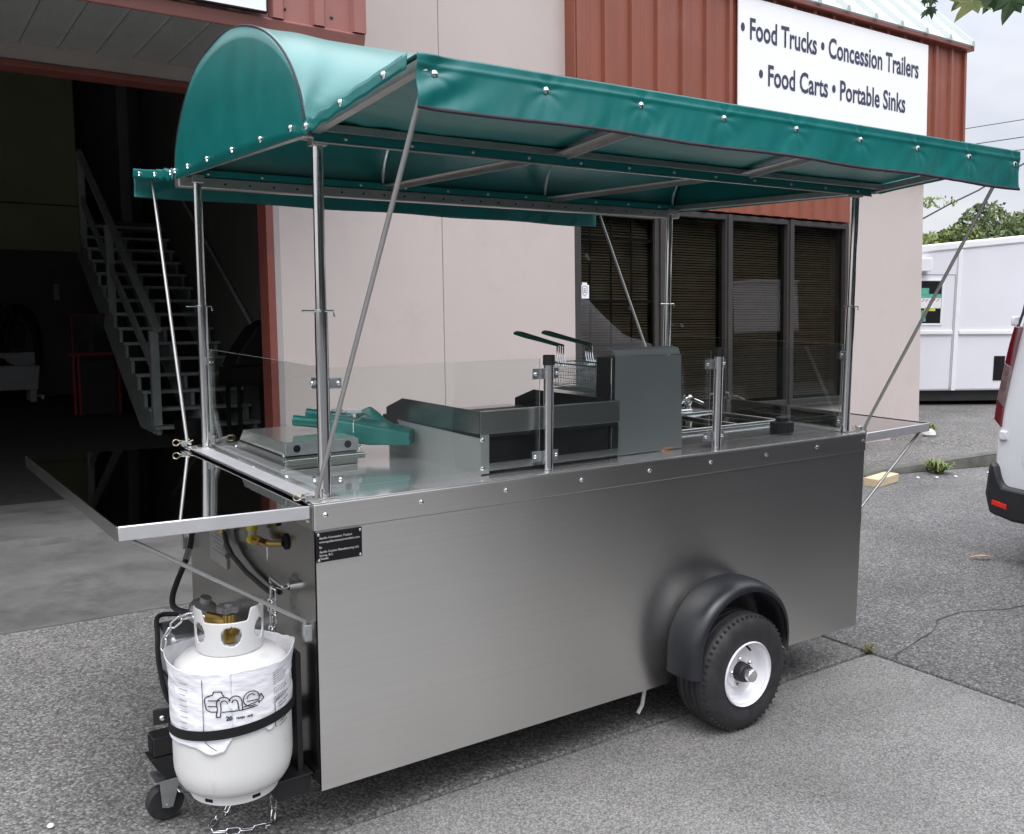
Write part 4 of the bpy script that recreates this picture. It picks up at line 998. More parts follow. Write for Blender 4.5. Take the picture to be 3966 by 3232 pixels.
def fender(y0, s):
    cx, cz, R_ = 1.575, -.695, .258
    prof = [(0.0, -.016), (.006, -.012), (.022, -.005), (.055, 0.0), (.095, -.001), (.125, -.006), (.146, -.018), (.156, -.032), (.1555, -.040), (.151, -.036), (.120, -.014), (.070, -.007), (.022, -.012), (.0, -.022)]
    path = []
    for k in range(37):
        t = pi + .0 - pi * k / 36
        path.append((cx + .262 * cos(t), cz + .243 * sin(t), cos(t), sin(t)))
    path = [(path[0][0], cz - .075, -1, 0)] + path + [(path[-1][0], cz - .06, 1, 0)]
    b = MB(); n_ = len(prof); ids = []
    for (x, z, nx, nz_) in path:
        ids.append([b.vert((x + nx * h, y0 + s * d, z + nz_ * h)) for d, h in prof])
    for A, B_ in zip(ids, ids[1:]):
        for j in range(n_): b.face((A[j], A[(j + 1) % n_], B_[(j + 1) % n_], B_[j]))
    b.face(ids[0][::-1]); b.face(ids[-1]); K(b, 'fender', 'fender', smooth=50)
fender(.0015, -1); fender(W_, 1)
# drain hose under the body
b = MB(); b.tube([(1.322, .10, -.80), (1.320, .10, -.88), (1.308, .10, -.94), (1.288, .10, -.965)], .0075, 10); K(b, 'drain_hose', 'poster_white')

# ---- tow end: tongue, caster jack, tank bracket, gas fittings
gl = gz(-.33) + .004
b = MB(); b.box(-.362, .02, .355, .415, -.775, -.715); K(b, 'tongue', 'black_metal', smooth=0, bevel=.004)
b = MB(); b.box(-.364, -.3605, .362, .408, -.768, -.722); K(b, 'tongue_opening', 'ink', smooth=0)
b = MB(); b.prism([(-.375, .352, -.776), (-.27, .352, -.776), (-.285, .352, -.845), (-.335, .352, -.845)], (0, .066, 0)); K(b, 'jack_mount', 'black_metal', smooth=0, bevel=.003)
jk = K(MB().box(-.365, -.285, .345, .425, -.853, -.846), 'caster', 'galv', smooth=0, bevel=.002)
for y in (.352, .418):
    b = MB(); b.prism([(-.35, y - .002, -.852), (-.29, y - .002, -.852), (-.315, y - .002, gl + .045), (-.345, y - .002, gl + .05)], (0, .004, 0)); b.build('fork', M['galv'], jk, smooth=0, bevel=.001)
b = MB(); b.lathe([(.010, -.019), (.048, -.019), (.053, -.012), (.053, .012), (.048, .019), (.010, .019)], (-.330, .385, gl + .054), (0, 1, 0), 32); b.build('caster_wheel', M['black_rubber'], jk, smooth=40)
b = MB(); b.cyl((-.330, .345, gl + .054), (-.330, .425, gl + .054), .006, 10); b.build('axle_bolt', M['galv'], jk)
b = MB(); b.grid(lambda u, v: (-.302 + .040 * u, .330 + .055 * v, -.885 - .085 * u + .025 * sin(u * pi)), 10, 1); b.build('brake_pedal', M['galv'], jk, solid=.003, recalc=False)
b = MB(); b.bar((-.30, .372, -.86), (-.265, .372, -.905), .014, .016); b.build('pedal_arm', M['galv'], jk, smooth=0)

# band bracket that holds the tank
TX, TY = -.206, .111
b = MB(); b.box(-.034, -.018, .075, .135, -.86, -.44); K(b, 'tank_bracket', 'black_metal', smooth=0, bevel=.002)
b = MB(); b.box(-.27, .0, .05, .19, -.797, -.791); b.box(-.10, 0.0, .07, .15, -.860, -.797); K(b, 'tank_shelf', 'black_metal', smooth=0, bevel=.002)
RT, RS = .1590, .1615
b = MB(); bw_ = .0145
def band(u, v):
    a = radians(-15) - radians(195) * u; r = RS + .0055
    z = -.568 + .018 * cos(a - radians(-30)) + (v - .5) * .026
    return (TX + r * cos(a), TY + r * sin(a), z)
b.grid(band, 48, 1)
bd = K(b, 'tank_band', 'band_black', smooth=0, recalc=False, solid=.002)
e = band(1, .5)
b = MB(); b.obox((e[0] - .018, e[1] + .014, e[2] - .002), (.024, -.004, 0), (.001, .003, 0), (0, 0, .022)); b.build('band_lug', M['black_metal'], bd, smooth=0, bevel=.002)
b = MB(); b.dome((e[0] - .020, e[1] + .009, e[2] - .004), (-.2, -1, 0), .009, .007, 6); b.build('band_bolt', M['chrome'], bd, smooth=0)

# gas line under the left shelf
b = MB(); b.cyl((-.035, .385, -.176), (-.035, .325, -.170), .013, 12); b.cyl((-.035, .325, -.170), (-.035, .262, -.163), .0105, 6); b.cyl((-.035, .262, -.163), (-.005, .225, -.160), .008, 10); gm = K(b, 'gas_valve', 'brass')
b = MB(); b.cyl((-.036, .400, -.178), (-.036, .372, -.175), .0165, 14); b.cyl((-.03, .41, -.155), (-.03, .41, -.120), .0165, 14); b.build('yellow_fitting', M['yellow_tape'], gm)
b = MB(); b.tube([(-.03, .41, -.115), (-.03, .41, -.085), (-.008, .41, -.080)], .013, 12); b.cyl((-.032, .408, -.158), (-.036, .398, -.176), .015, 12); b.build('elbow', M['galv'], gm)
b = MB(); b.tube([(-.03, .425, -.137), (-.028, .52, -.125), (-.028, .60, -.128), (-.028, .69, -.15), (-.028, .705, -.19)], .007, 10); b.build('brass_pipe', M['brass'], gm)
b = MB(); b.cyl((-.028, .71, -.17), (-.028, .72, -.225), .0115, 6); b.build('flare_nut', M['brass'], gm)
b = MB(); b.tube([(-.018, .722, -.225), (-.018, .70, -.26), (-.018, .64, -.29), (-.016, .52, -.315), (-.014, .40, -.325), (-.012, .33, -.33), (-.005, .30, -.33)], .008, 10); b.build('black_hose', M['hose_grey'], gm)
b = MB(); b.cyl((-.030, .685, -.268), (-.030, .645, -.288), .0128, 12); b.build('ferrule', M['galv'], gm)
b = MB(); b.cyl((-.035, .27, -.175), (-.035, .268, -.215), .0028, 8); b.build('lever', M['chrome'], gm)
for y, z, r in ((.275, -.105, .013), (.40, -.10, .02), (.215, -.152, .024)):
    b = MB(); b.cyl((.004, y, z), (-.002, y, z), r, 14); b.build('grommet', M['ink'], gm)
b = MB(); b.box(-.0035, .0025, .752, .93, -.366, -.18); tp = K(b, 'spec_plate', 'tag_metal', smooth=0)
b = MB()
for k in range(7): b.box(-.0042, -.0034, .775, .905 - .02 * (k % 3), -.235 - .015 * k, -.232 - .015 * k)
b.build('plate_print', M['ink_grey'], tp, smooth=0)

# ================================================================== PROPANE TANK
ZF = -.790
tank = thing('propane_cylinder', 'white propane cylinder in a printed plastic sleeve standing at the tow end of the cart', 'propane tank', (TX, TY, ZF))
b = MB(); b.lathe([(.118, -.765), (.140, -.757), (.151, -.738), (.1575, -.712), (.1590, -.690), (.1590, -.475), (.156, -.448), (.147, -.425), (.127, -.408), (.100, -.394), (.070, -.386), (.025, -.382), (.001, -.382)], (TX, TY, 0), seg=64)
b.build('body', M['tank'], tank, smooth=60)
b = MB(); b.lathe([(.112, -.752), (.118, -.768), (.118, ZF), (.114, ZF), (.113, -.77)], (TX, TY, 0), seg=48); b.build('foot_ring', M['tank'], tank, smooth=40)
ph0 = atan2(-2.395 - TY, -1.005 - TX)                # towards the camera side
for da in (-.62, .48):
    a = ph0 + da; b = MB(); b.obox((TX + .1172 * cos(a), TY + .1172 * sin(a), -.779), Vector((-sin(a), cos(a), 0)) * .012, Vector((cos(a), sin(a), 0)) * .002, (0, 0, .005)); b.build('foot_slot', M['ink'], tank, smooth=0, bevel=.002)
# collar: a rolled plate with oval openings, cut low towards the front
RC = .0885
def collar_top(a):
    d = (a - ph0 + pi) % (2 * pi) - pi
    e = abs(d)
    def st(a_, b_): 
        t = max(0, min(1, (e - a_) / (b_ - a_))); return t * t * (3 - 2 * t)
    i0 = .55 if d > 0 else .78
    return -.297 + .032 * st(i0, i0 + .14) - .125 * st(1.55, 1.75)
na, nh = 160, 26
holes = [(ph0 + .04, -.335, .30, .0255), (ph0 - 1.05, -.33, .26, .026), (ph0 + 1.08, -.33, .26, .026)]
b = MB(); ids = []
for i in range(na):
    a = 2 * pi * i / na; zt = collar_top(a); zb_ = -.390
    ids.append([b.vert((TX + (RC + .003 * (j / nh)) * cos(a), TY + (RC + .003 * (j / nh)) * sin(a), zb_ + (zt - zb_) * j / nh)) for j in range(nh + 1)])
def in_hole(a, z):
    for ha, hz, aw_, zr in holes:
        d = (a - ha + pi) % (2 * pi) - pi
        if (abs(d) / aw_) ** 2.2 + (abs(z - hz) / zr) ** 2.2 < 1: return True
    return False
cells = {}
for i in range(na):
    for j in range(nh):
        q = (ids[i][j], ids[(i + 1) % na][j], ids[(i + 1) % na][j + 1], ids[i][j + 1])
        a = 2 * pi * (i + .5) / na; z = sum(b.v[k][2] for k in q) / 4
        if not in_hole(a, z): cells[(i, j)] = q
keep, todo = {(0, 0)}, [(0, 0)]
while todo:
    i, j = todo.pop()
    for c in (((i + 1) % na, j), ((i - 1) % na, j), (i, j + 1), (i, j - 1)):
        if c in cells and c not in keep: keep.add(c); todo.append(c)
for c in sorted(keep): b.face(cells[c])
used = sorted({k for f in b.f for k in f}); mp_ = {k: i for i, k in enumerate(used)}
b.v = [b.v[k] for k in used]; b.f = [tuple(mp_[k] for k in f) for f in b.f]
o = b.build('collar', M['tank'], tank, smooth=70, recalc=False)
md = o.modifiers.new('smooth', 'SMOOTH'); md.iterations = 2; md.factor = .5
md = o.modifiers.new('thickness', 'SOLIDIFY'); md.thickness = .0035
b = MB(); b.cyl((TX, TY, -.378), (TX, TY, -.300), .017, 14); b.cyl((TX, TY, -.335), (TX + .05 * cos(ph0 + .3), TY + .05 * sin(ph0 + .3), -.335), .014, 6); b.cyl((TX, TY, -.325), (TX - .045, TY + .05, -.315), .016, 12); v_ = b.build('valve', M['brass'], tank)
b = MB()
rr = [(.030 + .004 * cos(6 * t), t) for t in [2 * pi * k / 36 for k in range(36)]]
b.prism([(TX + r * cos(t), TY + r * sin(t), -.292) for r, t in rr], (0, 0, .016)); b.cyl((TX, TY, -.278), (TX, TY, -.270), .012, 12); b.build('hand_wheel', M['hopper'], v_, smooth=40)
b = MB(); b.lathe([(.012, -.02), (.034, -.016), (.040, -.004), (.036, .010), (.016, .018), (.016, .034)], (TX - .02, TY + .165, -.325), (.2, -.3, 1), seg=20, capA=True, capB=True); b.build('regulator', M['hopper'], v_)
# plastic sleeve: wrinkled, torn at its hems
def sleeve_pt(u, v):
    a = ph0 + 2 * pi * u; d = (a - ph0 + pi) % (2 * pi) - pi
    top = -.405 + .022 * math.exp(-((d + 1.55) / .45) ** 2) + .020 * math.exp(-((d - 1.45) / .35) ** 2) + .006 * nz(u * 9, 1) + .003 * nz(u * 40, 2)
    bot = -.612 + .055 * max(0, min(1, (d + .15) / .25)) - .012 * math.exp(-((d + .35) / .18) ** 2) - .028 * math.exp(-((d - .62) / .12) ** 2) - .02 * max(0, d - .8) + .006 * nz(u * 26, 5)
    z = bot + (top - bot) * v
    r = RS + .0022 * nz(u * 14, z * 30, 1) + .0016 * nz(u * 30 + z * 20, z * 60, 4)
    if z > -.45: r += .006 * ((z + .45) / .05) * (0.4 + .9 * abs(sin(d * .8)))
    if v < .10: r += .007 * (1 - v / .10) * max(0, nz(u * 12, 8) + .4)
    zz = z
    if -.606 < z < -.545: r = min(r, RS + .002)
    return (TX + r * cos(a), TY + r * sin(a), zz)
b = MB(); b.grid(sleeve_pt, 200, 44); slv = b.build('plastic_sleeve', M['sleeve'], tank, smooth=80, recalc=False, solid=.0008)
def wrap(me, phc, z0, r, mtl, name='print', parent=None):
    """bend flat lettering (x right, y up) round the sleeve"""
    for v in me.vertices:
        a = phc + v.co.x / r; z = z0 + v.co.y
        v.co = Vector((TX + r * cos(a), TY + r * sin(a), z)) - Vector((TX, TY, ZF))
    me.materials.append(mtl); me.update(); o = bpy.data.objects.new(name, me); COL.objects.link(o); o.parent = parent or slv; return o
def flat(b, name, mtl, phc, z0, r):
    me = bpy.data.meshes.new(name); me.from_pydata([(p[0], p[1], 0) for p in b.v], [], b.f); return wrap(me, phc, z0, r, mtl, name)
def strokes(lines, w):
    b = MB()
    for pts in lines:
        for p, q in zip(pts, pts[1:]):
            dx, dy = q[0] - p[0], q[1] - p[1]; l = sqrt(dx * dx + dy * dy) or 1; n_ = max(1, int(l / .006)); nx, ny = -dy / l * w / 2, dx / l * w / 2
            for k in range(n_):
                a0, a1 = k / n_, (k + 1) / n_
                i = len(b.v)
                for f_, s in ((a0, 1), (a0, -1), (a1, -1), (a1, 1)): b.v.append((p[0] + dx * f_ + nx * s, p[1] + dy * f_ + ny * s, 0))
                b.face((i, i + 1, i + 2, i + 3))
    return b
RP = RS + .0042
def arc(cx, cy, rx, ry, a0, a1, n=12): return [(cx + rx * cos(radians(a0 + (a1 - a0) * k / n)), cy + ry * sin(radians(a0 + (a1 - a0) * k / n))) for k in range(n + 1)]
# emblem: outlined cylinder shape running into rounded letters and an arrow
emb = [
    [(-.064, .000)] + arc(-.056, .008, .010, .012, 200, 110) + [(-.046, .024), (-.044, .031), (-.026, .031), (-.024, .024), (-.020, .020)],
    [(-.064, .000), (-.062, -.012), (-.052, -.017), (-.036, -.017)],
    [(-.058, .010), (-.030, .010)], [(-.058, -.004), (-.036, -.004)],
    [(-.040, -.030), (-.036, -.010)] + arc(-.022, .002, .016, .016, 190, 20) ,
    [(-.030, -.030), (-.028, -.010)] + arc(-.021, .000, .008, .009, 170, 10), [(-.040, -.030), (-.030, -.030)],
    arc(.004, .002, .015, .016, 165, 0) + [(.020, -.018), (.012, -.018)], arc(.003, -.001, .007, .010, 160, 0) + [(.012, -.018)],
    arc(.041, .005, .019, .018, 60, 300), arc(.041, .005, .019, .018, 60, -20) + [(.030, .000)], arc(.041, .006, .010, .010, 30, 180),
    [(.022, -.012), (.060, -.004), (.058, -.010), (.072, -.001), (.064, .012), (.062, .005)], [(-.026, -.018), (.010, -.018)], [(.020, -.018), (.056, -.015)],
]
flat(strokes([[(x * 1.12, y * 1.12) for x, y in e_] for e_ in emb], .0028), 'emblem_print', M['ink'], ph0 + .02, -.487, RP)
hb = MB(); hpts = [(0, -.016), (-.014, -.002), (-.013, .006), (-.006, .009), (0, .004), (.006, .009), (.013, .006), (.014, -.002)]
hb.face([hb.vert((x, y, 0)) for x, y in hpts]); flat(hb, 'heart_print', M['poster_white'], ph0 + .03, -.492, RP - .0008)
me = text_mesh('20', .016, .0007); wrap(me, ph0 - .10, -.531, RP, M['ink'])
me = text_mesh('YEARS \u00b7 ANS', .0078, .0004); wrap(me, ph0 + .05, -.530, RP, M['ink'])
flat(strokes([[(0, .088), (.001, .02), (0, -.062), (.004, -.080), (.020, -.094), (.034, -.102)]], .0018), 'rule_print', M['ink'], ph0 - .46, -.510, RP)
flat(strokes([[(-.075, .070), (.075, .070)]], .0012), 'rule_print', M['ink_grey'], ph0 + 2.6, -.50, RP)
rnd = random.Random(4); lines = []
for k in range(14):
    y = .078 - .0062 * k; x = 0.0
    if k in (6, 10): continue
    while x < .058 - .018 * rnd.random():
        l = rnd.uniform(.004, .011); lines.append([(x, y + x * .10), (x + l, y + (x + l) * .10)]); x += l + .0022
flat(strokes(lines, .0021), 'small_print', M['ink_grey'], ph0 + .70, -.510, RP)
flat(strokes([[(.06, .014), (.008, .004), (0, -.002), (0, -.034), (-.001, -.062), (.002, -.072)], [(.012, -.010), (.030, -.007)], [(.034, -.006), (.058, -.002)], [(.014, -.018), (.050, -.012)], [(.020, -.062), (.044, -.056)], [(.014, -.072), (.052, -.064)]], .0022), 'panel_print', M['ink'], ph0 + .72, -.512, RP)
lines = []
for k in range(9):
    y = .07 - .015 * k; lines.append([(0, y), (.02 + .012 * rnd.random(), y)])
flat(strokes(lines, .0018), 'small_print', M['ink_grey'], ph0 - .92, -.510, RP)

# gas hose from the body past the shelf to the tank, with its crimped ferrule
b = MB()
def smooth_path(pts, n=8):
    P = [Vector(p) for p in pts]; out = []
    for i in range(len(P) - 1):
        p0, p1, p2, p3 = P[max(i - 1, 0)], P[i], P[i + 1], P[min(i + 2, len(P) - 1)]
        for k in range(n):
            t = k / n; out.append(.5 * ((2 * p1) + (-p0 + p2) * t + (2 * p0 - 5 * p1 + 4 * p2 - p3) * t * t + (-p0 + 3 * p1 - 3 * p2 + p3) * t ** 3))
    return out + [P[-1]]
def toward(P, f): return Vector((-1.0051, -2.3945, .5646)) + (Vector(P) - Vector((-1.0051, -2.3945, .5646))) * f
hp = [toward(p, f) for p, f in (((-.04, .985, -.20), .985), ((-.04, 1.012, -.283), .98), ((-.04, 1.047, -.347), .96), ((-.04, 1.111, -.415), .93), ((-.04, 1.225, -.514), .89), ((-.04, 1.313, -.606), .85), ((-.04, 1.289, -.643), .83), ((-.04, 1.111, -.611), .82), ((-.04, .918, -.55), .82))]
hp = hp[:-1] + [hp[-1], Vector((-.250, .32, -.345)), Vector((TX - .02, TY + .18, -.318))]
b.tube(smooth_path(hp), .0095, 10)
gh = b.build('gas_hose', M['black_rubber']); tag(gh, 'black rubber gas hose curving from below the left shelf down to the white cylinder', 'hose')
b = MB(); b.tube([hp[2] + (hp[3] - hp[2]) * .25, hp[3]], .0115, 12); b.build('ferrule', M['galv'], gh)
# bright boxed coupler cover with a black strap beyond the tank
bx = thing('storage_box', 'polished steel box in a black bracket on the far side of the tow end', 'box', (-.13, .93, -.80))
b = MB(); b.prism([(-.185, .80, -.585), (-.070, .80, -.585), (-.085, .80, -.80), (-.165, .80, -.80)], (0, .20, 0)); o = b.build('body', M['galv'], bx, bevel=.018)
b = MB(); b.tube(smooth_path([(-.10, 1.005, -.575), (-.17, 1.01, -.572), (-.203, .90, -.60), (-.207, .88, -.70), (-.188, .86, -.82), (-.14, .86, -.87)]), .009, 8); b.build('strap', M['black_rubber'], bx)
b = MB(); b.prism([(-.178, .805, -.76), (-.080, .805, -.76), (-.09, .805, -.875), (-.155, .805, -.875)], (0, .19, 0)); b.box(-.14, .004, .88, .95, -.82, -.78); b.build('base', M['black_metal'], bx, smooth=0, bevel=.01)
# chains
def link_mesh(Ln, Wd, r):
    b = MB(); n_ = 20; pts = []
    R2 = (Wd - 2 * r) / 2; s = (Ln - 2 * r) / 2 - R2
    for k in range(n_):
        t = 2 * pi * k / n_; x = R2 * sin(t); z = R2 * cos(t) + (s if cos(t) > 0 else -s)
        pts.append((x, 0, z))
    b.tube(pts, r, 7, closed=True); return b.mesh('chain_link', smooth=80)
LK = link_mesh(.046, .0240, .0032); LK.materials.append(M['chrome'])
def chain(label, pts, pitch=.0385, group=None, roll0=0.0):
    P = smooth_path(pts, 24); t = thing('chain', label, 'chain', P[0], group=group)
    acc, last, k = 0.0, P[0], 0
    cur = [P[0]]
    for i in range(1, len(P)):
        seg = (P[i] - P[i - 1]).length
        while acc + seg >= pitch:
            f_ = (pitch - acc) / seg; q = P[i - 1].lerp(P[i], f_); cur.append(q); P[i - 1] = q; seg = (P[i] - q).length; acc = 0
        acc += seg
    for k in range(len(cur) - 1):
        a, c = cur[k], cur[k + 1]; d = (c - a).normalized()
        hint = Vector((.6, -.8, .15)) if k % 2 == 0 else Vector((.6, -.8, .15)).cross(d)
        hint = Matrix.Rotation(roll0 + .25 * sin(k * 1.9), 3, d) @ hint
        inst(LK, 'chain_link', t, at((a + c) / 2, d, hint, base=P[0] * 0 + BASE[t.name]))
    return t
gp_ = lambda x, y: (x + .018, y + .050, gz(x) + .006)
chain('bright steel chain looped on the paving under the white cylinder', [(-.150, .30, -.81), (-.148, .330, -.90), (-.158, .318, -.972), gp_(-.211, .249), gp_(-.239, .232), gp_(-.258, .197), gp_(-.250, .167), gp_(-.206, .149), gp_(-.159, .131), gp_(-.114, .122), gp_(-.082, .156), (-.060, .212, -.90), (-.060, .205, -.82), (-.055, .19, -.74)])
chain('steel chain hanging from the hook near the front corner, front strand', [(-.035, .232, -.292), (-.037, .230, -.36), (-.042, .224, -.44), (-.06, .20, -.50)])
chain('steel chain hanging from the hook near the front corner, rear strand', [(-.030, .262, -.292), (-.032, .260, -.36), (-.036, .246, -.43), (-.05, .22, -.48)], roll0=.8)
chain('short steel chain from the cylinder collar down behind the sleeve', [(-.262, .150, -.315), (-.285, .185, -.307), (-.318, .215, -.330), (-.345, .235, -.372), (-.352, .245, -.43)])
b = MB(); b.cyl((.003, .155, -.268), (-.018, .155, -.268), .012, 10); b.tube([(-.015, .155, -.268), (-.022, .19, -.282), (-.026, .235, -.288), (-.03, .27, -.282), (-.036, .25, -.262), (-.026, .19, -.275)], .0045, 8); K(b, 'chain_hook', 'chrome')

# ================================================================== EQUIPMENT ON THE COUNTER
gd = thing('griddle', 'stainless countertop griddle with splash guards and an open black front slot', 'griddle', (.87, .42, 0))
gx0, gx1, gy0, gy1 = .587, 1.160, .083, .70
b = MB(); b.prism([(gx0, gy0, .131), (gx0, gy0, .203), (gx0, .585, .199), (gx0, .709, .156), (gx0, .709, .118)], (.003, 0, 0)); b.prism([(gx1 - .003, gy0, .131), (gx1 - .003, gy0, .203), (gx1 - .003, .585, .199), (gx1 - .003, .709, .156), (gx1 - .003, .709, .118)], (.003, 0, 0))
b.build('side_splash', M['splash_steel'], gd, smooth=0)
b = MB(); b.box(gx0 + .003, gx1 - .003, gy0 - .001, gy0 + .003, .129, .202); b.box(gx0 + .003, gx1 - .003, gy0 + .003, gy0 + .018, .198, .2018); b.build('rear_splash', M['steel_grain'], gd, smooth=0, bevel=.0015)
b = MB(); b.box(gx0 + .0035, gx1 - .0035, gy0 + .004, .62, .118, .135); b.build('griddle_plate', M['griddle_black'], gd, smooth=0)
b = MB(); b.box(gx0 + .002, gx1 - .002, .622, .75, .085, .128); b.build('bull_nose', M['steel'], gd, bevel=.008)
b = MB(); b.box(gx0 + .005, gx0 + .0085, gy0 + .002, .70, .0, .130); b.box(gx0 + .005, gx0 + .036, gy0 - .0005, gy0 + .002, .004, .128); b.build('side_panel', M['side_steel'], gd, smooth=0)
b = MB(); b.box(gx1 - .004, gx1 - .0005, gy0 + .002, .70, .0, .130); b.build('side_panel', M['steel_grain'], gd, smooth=0)
b = MB(); b.box(gx0 + .0365, gx1 - .0045, gy0 + .001, gy0 + .004, .012, .036); b.build('lower_rail', M['steel_grain'], gd, smooth=0)
b = MB(); b.box(gx0 + .010, gx1 - .006, gy0 + .05, .69, .014, .112); b.build('burner_box', M['griddle_black'], gd, smooth=0)
for z in (.022, .112): inst(sm, 'screw', gd, at((gx0 + .012, gy0 + .001, z), (0, -1, 0), base=BASE[gd.name]))
for k in range(3):
    b = MB(); b.cyl((.70 + .17 * k, .75, .10), (.70 + .17 * k, .775, .10), .022, 14); b.build('knob', M['black_rubber'], gd)

fy = thing('deep_fryer', 'countertop deep fryer behind a tall grey steel guard panel', 'fryer', (1.33, .35, 0))
b = MB(); b.prism([(1.155, .121, .002), (1.155, .121, .105), (1.169, .121, .108), (1.169, .121, .350), (1.482, .121, .346), (1.494, .121, .06), (1.497, .121, .004)], (0, -.003, 0)); b.build('guard_panel', M['guard_grey'], fy, smooth=0)
b = MB(); b.prism([(1.169, .118, .350), (1.169, .128, .372), (1.169, .160, .378), (1.169, .160, .374), (1.169, .130, .368), (1.169, .122, .350)], (.308, 0, 0)); b.build('guard_hood', M['guard_grey'], fy, smooth=0)
b = MB(); b.prism([(1.1655, .125, .202), (1.1655, .215, .202), (1.185, .240, .202), (1.45, .240, .202), (1.45, .125, .202)], (0, 0, .142)); b.build('control_head', M['machine_dark'], fy, smooth=0, bevel=.004)
b = MB(); b.cyl((1.163, .132, .20), (1.163, .132, .345), .0025, 8); b.build('hinge_rod', M['chrome'], fy)
b = MB(); frame_rect(b, 1.163, 1.495, .0, .19, .004, .25, .60); b.box(1.165, 1.493, .25, .254, .004, .19); b.box(1.165, 1.493, .596, .60, .004, .19); b.build('oil_tank', M['steel'], fy, smooth=0)
b = MB(); b.box(1.483, 1.496, .124, .20, .02, .34); b.build('side_bracket', M['griddle_black'], fy, smooth=0)
for z in (.022, .094): inst(sm, 'screw', fy, at((1.166, .118, z), (0, -1, 0), base=BASE[fy.name]))
b = MB(); b.box(1.40, 1.45, .1165, .1178, .006, .012); b.build('orange_tag', M['orange'], fy, smooth=0)
def basket(x0, x1, label):
    t = thing('fry_basket', label, 'basket', ((x0 + x1) / 2, .4, .205), group='fry baskets')
    y0, y1, z0, z1 = .262, .55, .206, .305
    b = MB()
    def loop(z, ins, r): b.tube([(x0 + ins, y0 + ins, z), (x1 - ins, y0 + ins, z), (x1 - ins, y1 - ins, z), (x0 + ins, y1 - ins, z)], r, 6, closed=True)
    loop(z1, 0, .003); loop(z0 + .012, .010, .002); b.build('rim', M['galv'], t)
    b = MB(); n_ = 26
    for k in range(n_):
        y = y0 + (y1 - y0) * (k + .5) / n_
        b.tube([(x0, y, z1), (x0 + .010, y, z0), (x1 - .010, y, z0), (x1, y, z1)], .0010, 4, cap=False)
    for k in range(10):
        x = x0 + (x1 - x0) * (k + .5) / 10
        b.tube([(x, y0, z1), (x, y0 + .01, z0), (x, y1 - .01, z0), (x, y1, z1)], .0010, 4, cap=False)
    for z in (.225, .25, .275):
        i = .010 * (z1 - z) / (z1 - z0); b.tube([(x0 + i, y0 + i, z), (x1 - i, y0 + i, z), (x1 - i, y1 - i, z), (x0 + i, y1 - i, z)], .0010, 4, closed=True)
    b.build('wire_mesh', M['galv'], t, kind='stuff')
    xm = (x0 + x1) / 2; b = MB()
    for k in range(4): b.tube([(xm - .017 + .011 * k, y1 - .01, .285), (xm - .017 + .011 * k, y1 + .004, .325), (xm - .016 + .010 * k, y1 + .006, .366)], .0026, 6)
    b.build('handle_wires', M['chrome'], t)
    b = MB(); b.tube([(xm - .014, y1 + .004, .366), (xm - .012, y1 + .11, .380), (xm - .019, y1 + .22, .394), (xm - .018, y1 + .29, .404), (xm, y1 + .305, .407), (xm + .018, y1 + .29, .404), (xm + .019, y1 + .22, .394), (xm + .012, y1 + .11, .380), (xm + .014, y1 + .004, .366)], [.004, .006, .0065, .0065, .0065, .0065, .0065, .006, .004], 8); b.build('grip', M['green_grip'], t)
basket(1.200, 1.330, 'left wire fry basket with green handle hung beside the black control head')
basket(1.345, 1.470, 'right wire fry basket with green handle, further from the griddle')

# sink let into the counter and its tap
b = MB()
sx0, sx1, sy0, sy1 = 1.60, 2.37, .385, .80
for k in range(3):
    u0 = sx0 + .012 + k * .2535; u1 = u0 + .240
    b.box(u0, u1, sy0 + .02, sy1 - .02, .0007, .004)
    frame_rect
snk = K(MB().box(sx0, sx1, sy0, sy0 + .018, .0006, .016), 'sink', 'steel', smooth=0, bevel=.006)
for k in range(3):
    u0 = sx0 + .012 + k * .2535; u1 = u0 + .240; r = MB()
    r.box(u0 - .012, u0, sy0 + .0185, sy1, .0006, .015)
    if k == 2: r.box(u1 + .002, u1 + .014, sy0 + .0185, sy1, .0006, .015)
    r.box(u0 + .001, u1 + .001, sy1 - .016, sy1, .0006, .015)
    r.build('rim', M['steel'], snk, smooth=0, bevel=.005)
    r = MB(); r.grid(lambda u, v: (u0 + (u1 - u0) * u, sy0 + .0185 + (sy1 - sy0 - .035) * v, .0065 - .005 * (sin(pi * u) ** .3) * (sin(pi * v) ** .3)), 16, 16); r.build('basin', M['mirror'], snk, smooth=80, recalc=False)
fc = K(MB().box(2.16, 2.30, .855, .90, .0006, .022), 'faucet', 'chrome', bevel=.008)
for x in (2.175, 2.285):
    b = MB(); b.lathe([(.016, .022), (.015, .04), (.021, .045), (.023, .080), (.016, .088), (.001, .088)], (x, .878, 0), seg=10); b.build('tap_knob', M['chrome'], fc, smooth=35)
b = MB(); b.tube(smooth_path([(2.23, .878, .02), (2.23, .878, .05), (2.23, .80, .075), (2.23, .72, .062)]), .008, 10); b.build('spout', M['chrome'], fc)
st_ = thing('sink_stopper', 'black ribbed rubber stopper standing on the counter near the right end', 'stopper', (2.115, .17, 0))
b = MB(); b.lathe([(.001, .001), (.044, .001), (.046, .006), (.044, .048), (.030, .052), (.028, .054)], (2.115, .17, 0), seg=24); b.build('base', M['black_rubber'], st_)
b = MB()
for k in range(18):
    a = 2 * pi * k / 18; b.obox((2.115 + .0455 * cos(a), .17 + .0455 * sin(a), .027), Vector((cos(a), sin(a), 0)) * .0022, Vector((-sin(a), cos(a), 0)) * .0038, (0, 0, .019))
b.build('ribs', M['black_rubber'], st_, smooth=0, kind='stuff')
b = MB(); b.lathe([(.026, .053), (.027, .066), (.018, .069), (.001, .069)], (2.115, .17, 0), seg=20); b.build('cap', M['black_rubber'], st_)

